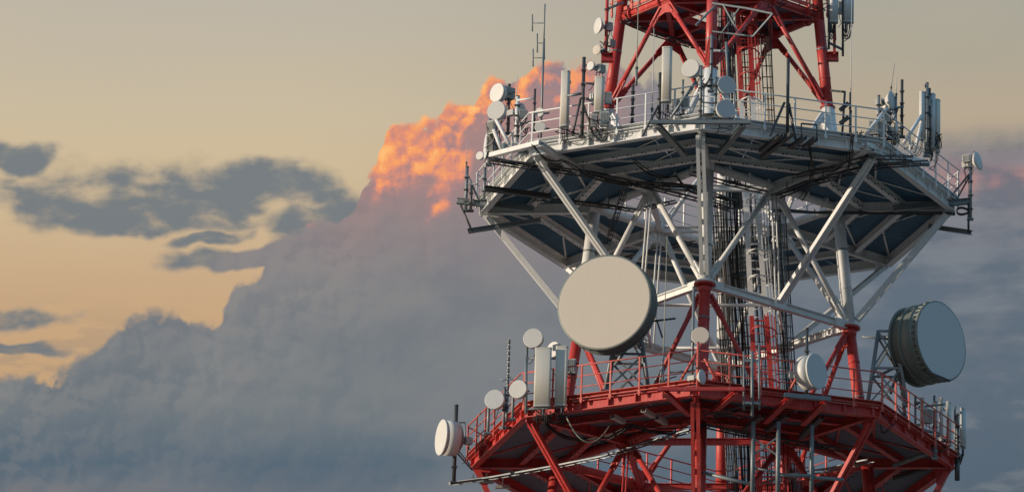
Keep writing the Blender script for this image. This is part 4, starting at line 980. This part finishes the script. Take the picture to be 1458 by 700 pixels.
members('lamp_bracket', 'dark bracket with two tilted floodlights near the right red leg', 'bracket', [(at(1183, 129, -6.0), at(1203, 131, -6.8), 't', .04, 0, 'dark', 'arm'), (at(1203, 131, -6.8), at(1199, 195, -6.8), 't', .04, 0, 'dark', 'post'), (at(1196, 157, -6.8), at(1208, 147, -6.8), 'b', .14, .12, 'dark', 'lamp'), (at(1196, 176, -6.8), at(1208, 167, -6.8), 'b', .14, .12, 'dark', 'lamp')])
whip(1211, 190, 0, -6.7, 'tall thin pale rod right of the right red leg', 'radw', .02)
pole(1210, 195, 133, -6.7, .03, 'thin curved-base pole carrying the tall pale rod', 'dark', 2)
clutter(1222, 192, -6.6, 26, 12, 'black cables and lamps lying at the right railing corner', 8, 16)
# right cluster
R2 = -5.8
members('corner_frame', 'white outrigger frame on the right front corner of the white platform', 'bracket', [(at(1231, 206, -6.9), at(1320, 234, -3.2), 'c', .22, .16, 'white', 'beam'), (at(1236, 209, -6.9), atz(1170, 262, PZ[2]-.1), 'i', .24, .18, 'white', 'beam')])
D(1270, 143, 27, -5.4, 64, 'white dish seen nearly edge-on in the right corner group', 'cone', shroud='radw')
D(1258, 150, 17, -5.2, -50, 'small dish behind the white edge-on dish', 'cone', shroud='radw')
pole(1284, 195, 115, -5.0, .05, 'dark pole right of the white edge-on dish', 'dark', 4)
pole(1266, 198, 150, -5.4, .06, 'pole below the white edge-on dish', 'galv', 3)
pole(1275, 205, 140, -5.2, .05, 'pole between the white edge-on dish and the dark pole', 'galv', 3)
pole(1251, 190, 137, -5.4, .05, 'pole left of the white edge-on dish', 'galv', 3)
whip(1268, 132, 90, -5.4, 'leaning thin aerial above the white edge-on dish', 'galv', .014, x1=1274)
whip(1276, 140, 108, -5.2, 'short thin white rod right of the leaning aerial', r=.018)
members('knee_brace', 'white slanted strut rising to the white edge-on dish', 'bracket', [(at(1233, 192, -6.2), at(1262, 155, -5.5), 't', .07, 0, 'white', 'strut'), (at(1272, 158, -5.4), at(1280, 202, -5.4), 't', .05, 0, 'white', 'strut')])
members('outrigger', 'cross arms between the poles of the right corner group', 'bracket', [(at(1266, 155, -5.4), at(1286, 152, -5.0), 't', .04, 0, 'galv', 'arm'), (at(1266, 184, -5.4), at(1286, 181, -5.0), 't', .04, 0, 'galv', 'arm'), (at(1250, 155, -5.4), at(1266, 160, -5.4), 't', .04, 0, 'galv', 'arm')])
for i, (x, y, w_, h_) in enumerate([(1244, 182, .34, .5), (1256, 184, .3, .55), (1262, 170, .2, .5), (1272, 190, .3, .4), (1254, 160, .26, .3)]):
    radio(x, y, w_, h_, -5.6+i*.1, -10+i*12, ['finned box leftmost in the right corner group', 'finned box beside it, second from the left in the right corner group', 'narrow box under the white edge-on dish', 'dark box low between the poles of the right corner group', 'small box left of the white edge-on dish'][i])
clutter(1258, 196, -5.6, 50, 26, 'tangled dark cables at the foot of the right corner group', 16, 17)
clutter(1266, 165, -5.3, 30, 30, 'cables round the poles of the right corner group', 8, 18)
# far right panels
panel(1312.5, 200, 131, .17, .15, -3.6, 40, 'slim white tube antenna, leftmost at the far right of the white platform', 'radw', brk=False)
panel(1328, 212, 134, .22, .16, -3.2, 70, 'tall grey panel second from the right at the far right', 'fabricg')
panel(1334.5, 217, 142, .20, .16, -3.0, 50, 'tall cream panel outermost of the far right group', 'radome')
pole(1320, 222, 119, -3.4, .05, 'tall pole among the far right panels', 'galv', 4)
pole(1323.5, 218, 127, -3.3, .04, 'second dark pole among the far right panels', 'dark', 4)
whip(1317.5, 125, 106, -3.4, 'thin spike above the far right panels', r=.010)
members('knee_brace', 'two white slanted struts holding the far right panels', 'bracket', [(at(1286, 205, -4.6), at(1313, 163, -3.6), 't', .065, 0, 'white', 'strut'), (at(1302, 217, -3.9), at(1313, 172, -3.6), 't', .065, 0, 'white', 'strut')])
radio(1323, 145, .22, .36, -3.3, 60, 'dark radio box near the top of the far right panels')
radio(1327, 190, .2, .4, -3.2, 60, 'dark box low behind the far right panels')
clutter(1328, 200, -3.1, 28, 36, 'bunch of black cables below the far right panels', 14, 19)
clutter(1312, 210, -3.5, 50, 16, 'cable strung along the far right struts', 5, 20)
# far right outrigger
members('outrigger', 'upper grey beam jutting from the right corner under the white platform', 'bracket', [(at(1383, 286, -.8), atz(1272, 297, PZ[2]-.1), 'i', .2, .2, 'galv', 'beam'), (at(1379, 288, -.8), at(1379, 330, -.8), 't', .04, 0, 'dark', 'link')])
members('outrigger', 'lower grey beam jutting from the right corner under the white platform', 'bracket', [(at(1383, 331, -.8), atz(1322, 322, PZ[2]-.12), 'i', .16, .16, 'galv', 'beam')])
pole(1381.5, 312, 222, -.8, .06, 'outermost pole at the far right carrying a white conical dish', 'galv', 4)
D(1393, 229, 27, -.8, 62, 'white conical dish facing right, outermost at the far right', 'cone', m='radw', shroud='radw', e_=8)
radio(1377, 226, .3, .26, -.8, -30, 'white radio box behind the outermost conical dish')
whip(1387, 222, 192, -.8, 'thin spike above the outermost right dish', r=.010)
members('outrigger', 'two dark stays from the right railing to the outermost right pole', 'bracket', [(at(1381, 247, -.8), at(1350, 284, -1.0), 't', .035, 0, 'dark', 'stay'), (at(1381, 250, -.8), at(1362, 284, -.6), 't', .03, 0, 'dark', 'stay')])
c = at(1371, 302, -.8); T_ = thing('cable_coil', 'coiled black cable hanging by the outermost right pole', 'cable', c)
MB().path([c+V((.22*math.cos(t*.5), .05*math.sin(t), .13*math.sin(t*.5)+.01*t*.2)) for t in range(40)], .02, 5).build('coil', 'black', T_)

# ------------------------------------------------------------------ things on the upper red legs
def leg_bracket(x0, x1, y, Y, label): members('leg_bracket', label, 'bracket', [(at(x0, y, Y), at(x1, y, Y), 'i', .28, .30, 'red', 'beam'), ])
leg_bracket(856, 873, 82.5, -.3, 'red beam stub clamped to the left upper leg'); leg_bracket(1177, 1194, 81, -.3, 'red beam stub clamped to the right upper leg')
pole(862.5, 78, -30, -.3, .06, 'red pole standing on the left red beam stub', 'red', 4)
D(851, 37, 24, -.5, -62, 'white conical dish high on the red pole at the left upper leg', 'cone', shroud='radw')
D(850, 71, 15, -.5, -40, 'small silvery dish low on the red pole at the left upper leg', 'cone', shroud='galv', m='fabric')
radio(871, 62, .26, .28, -.3, 30, 'grey box right of the small silvery dish')
radio(869, 38, .16, .3, -.3, 30, 'grey box behind the white conical dish')
clutter(860, 68, -.4, 14, 22, 'cables and clamps round the small silvery dish', 6, 21)
members('outrigger', 'pale arm from the red pole to the left upper leg', 'bracket', [(at(867, 12, -.3), at(888, 4, -.1), 't', .045, 0, 'galv', 'arm')])
panel(1187, 33, -20, .30, .24, -.8, 15, 'left of the two grey panels at the top right', 'fabricg', 'grey panels at the top right')
panel(1208, 33, -20, .36, .24, -.6, 15, 'right of the two grey panels at the top right', 'fabricg', 'grey panels at the top right')
members('support_frame', 'dark pipes and cross piece holding the two grey panels at the top right', 'bracket', [(at(1180, 70, -.8), at(1180, -20, -.8), 't', .045, 0, 'dark', 'pipe'), (at(1200, 80, -.6), at(1200, -20, -.6), 't', .045, 0, 'dark', 'pipe'), (at(1180, 61, -.8), at(1200, 71, -.6), 'b', .05, .08, 'dark', 'bar'), (at(1188, 78, -.4), at(1188, 34, -.4), 'b', .10, .10, 'red', 'post')])
radio(1198, 12, .28, .45, -.5, 10, 'dark radio box between the two grey panels at the top right')
for i, (x, w_) in enumerate([(1184, 9), (1206, 14)]):
    a = at(x-w_/2, 36, -.7); b = at(x+w_/2, 36, -.7); T_ = thing('cable_loop', ['cable loop hanging below the left grey panel at the top right', 'cable loop hanging below the right grey panel at the top right'][i], 'cable', a)
    MB().path(sag(a, b, .55, 12), .02, 6).build('cable', 'black', T_); MB().path(sag(a+V((.05, 0, 0)), b-V((.06, 0, 0)), .42, 12), .014, 6).build('cable', 'black', T_)
clutter(1170, 14, -.8, 26, 26, 'cables looping from the right upper leg to the grey panels', 5, 23)
clutter(1100, 8, -2.2, 40, 14, 'black cables on the front right edge of the top platform', 7, 24)
clutter(1140, 22, -1.2, 40, 12, 'black cables along the right edge of the top platform', 6, 25)
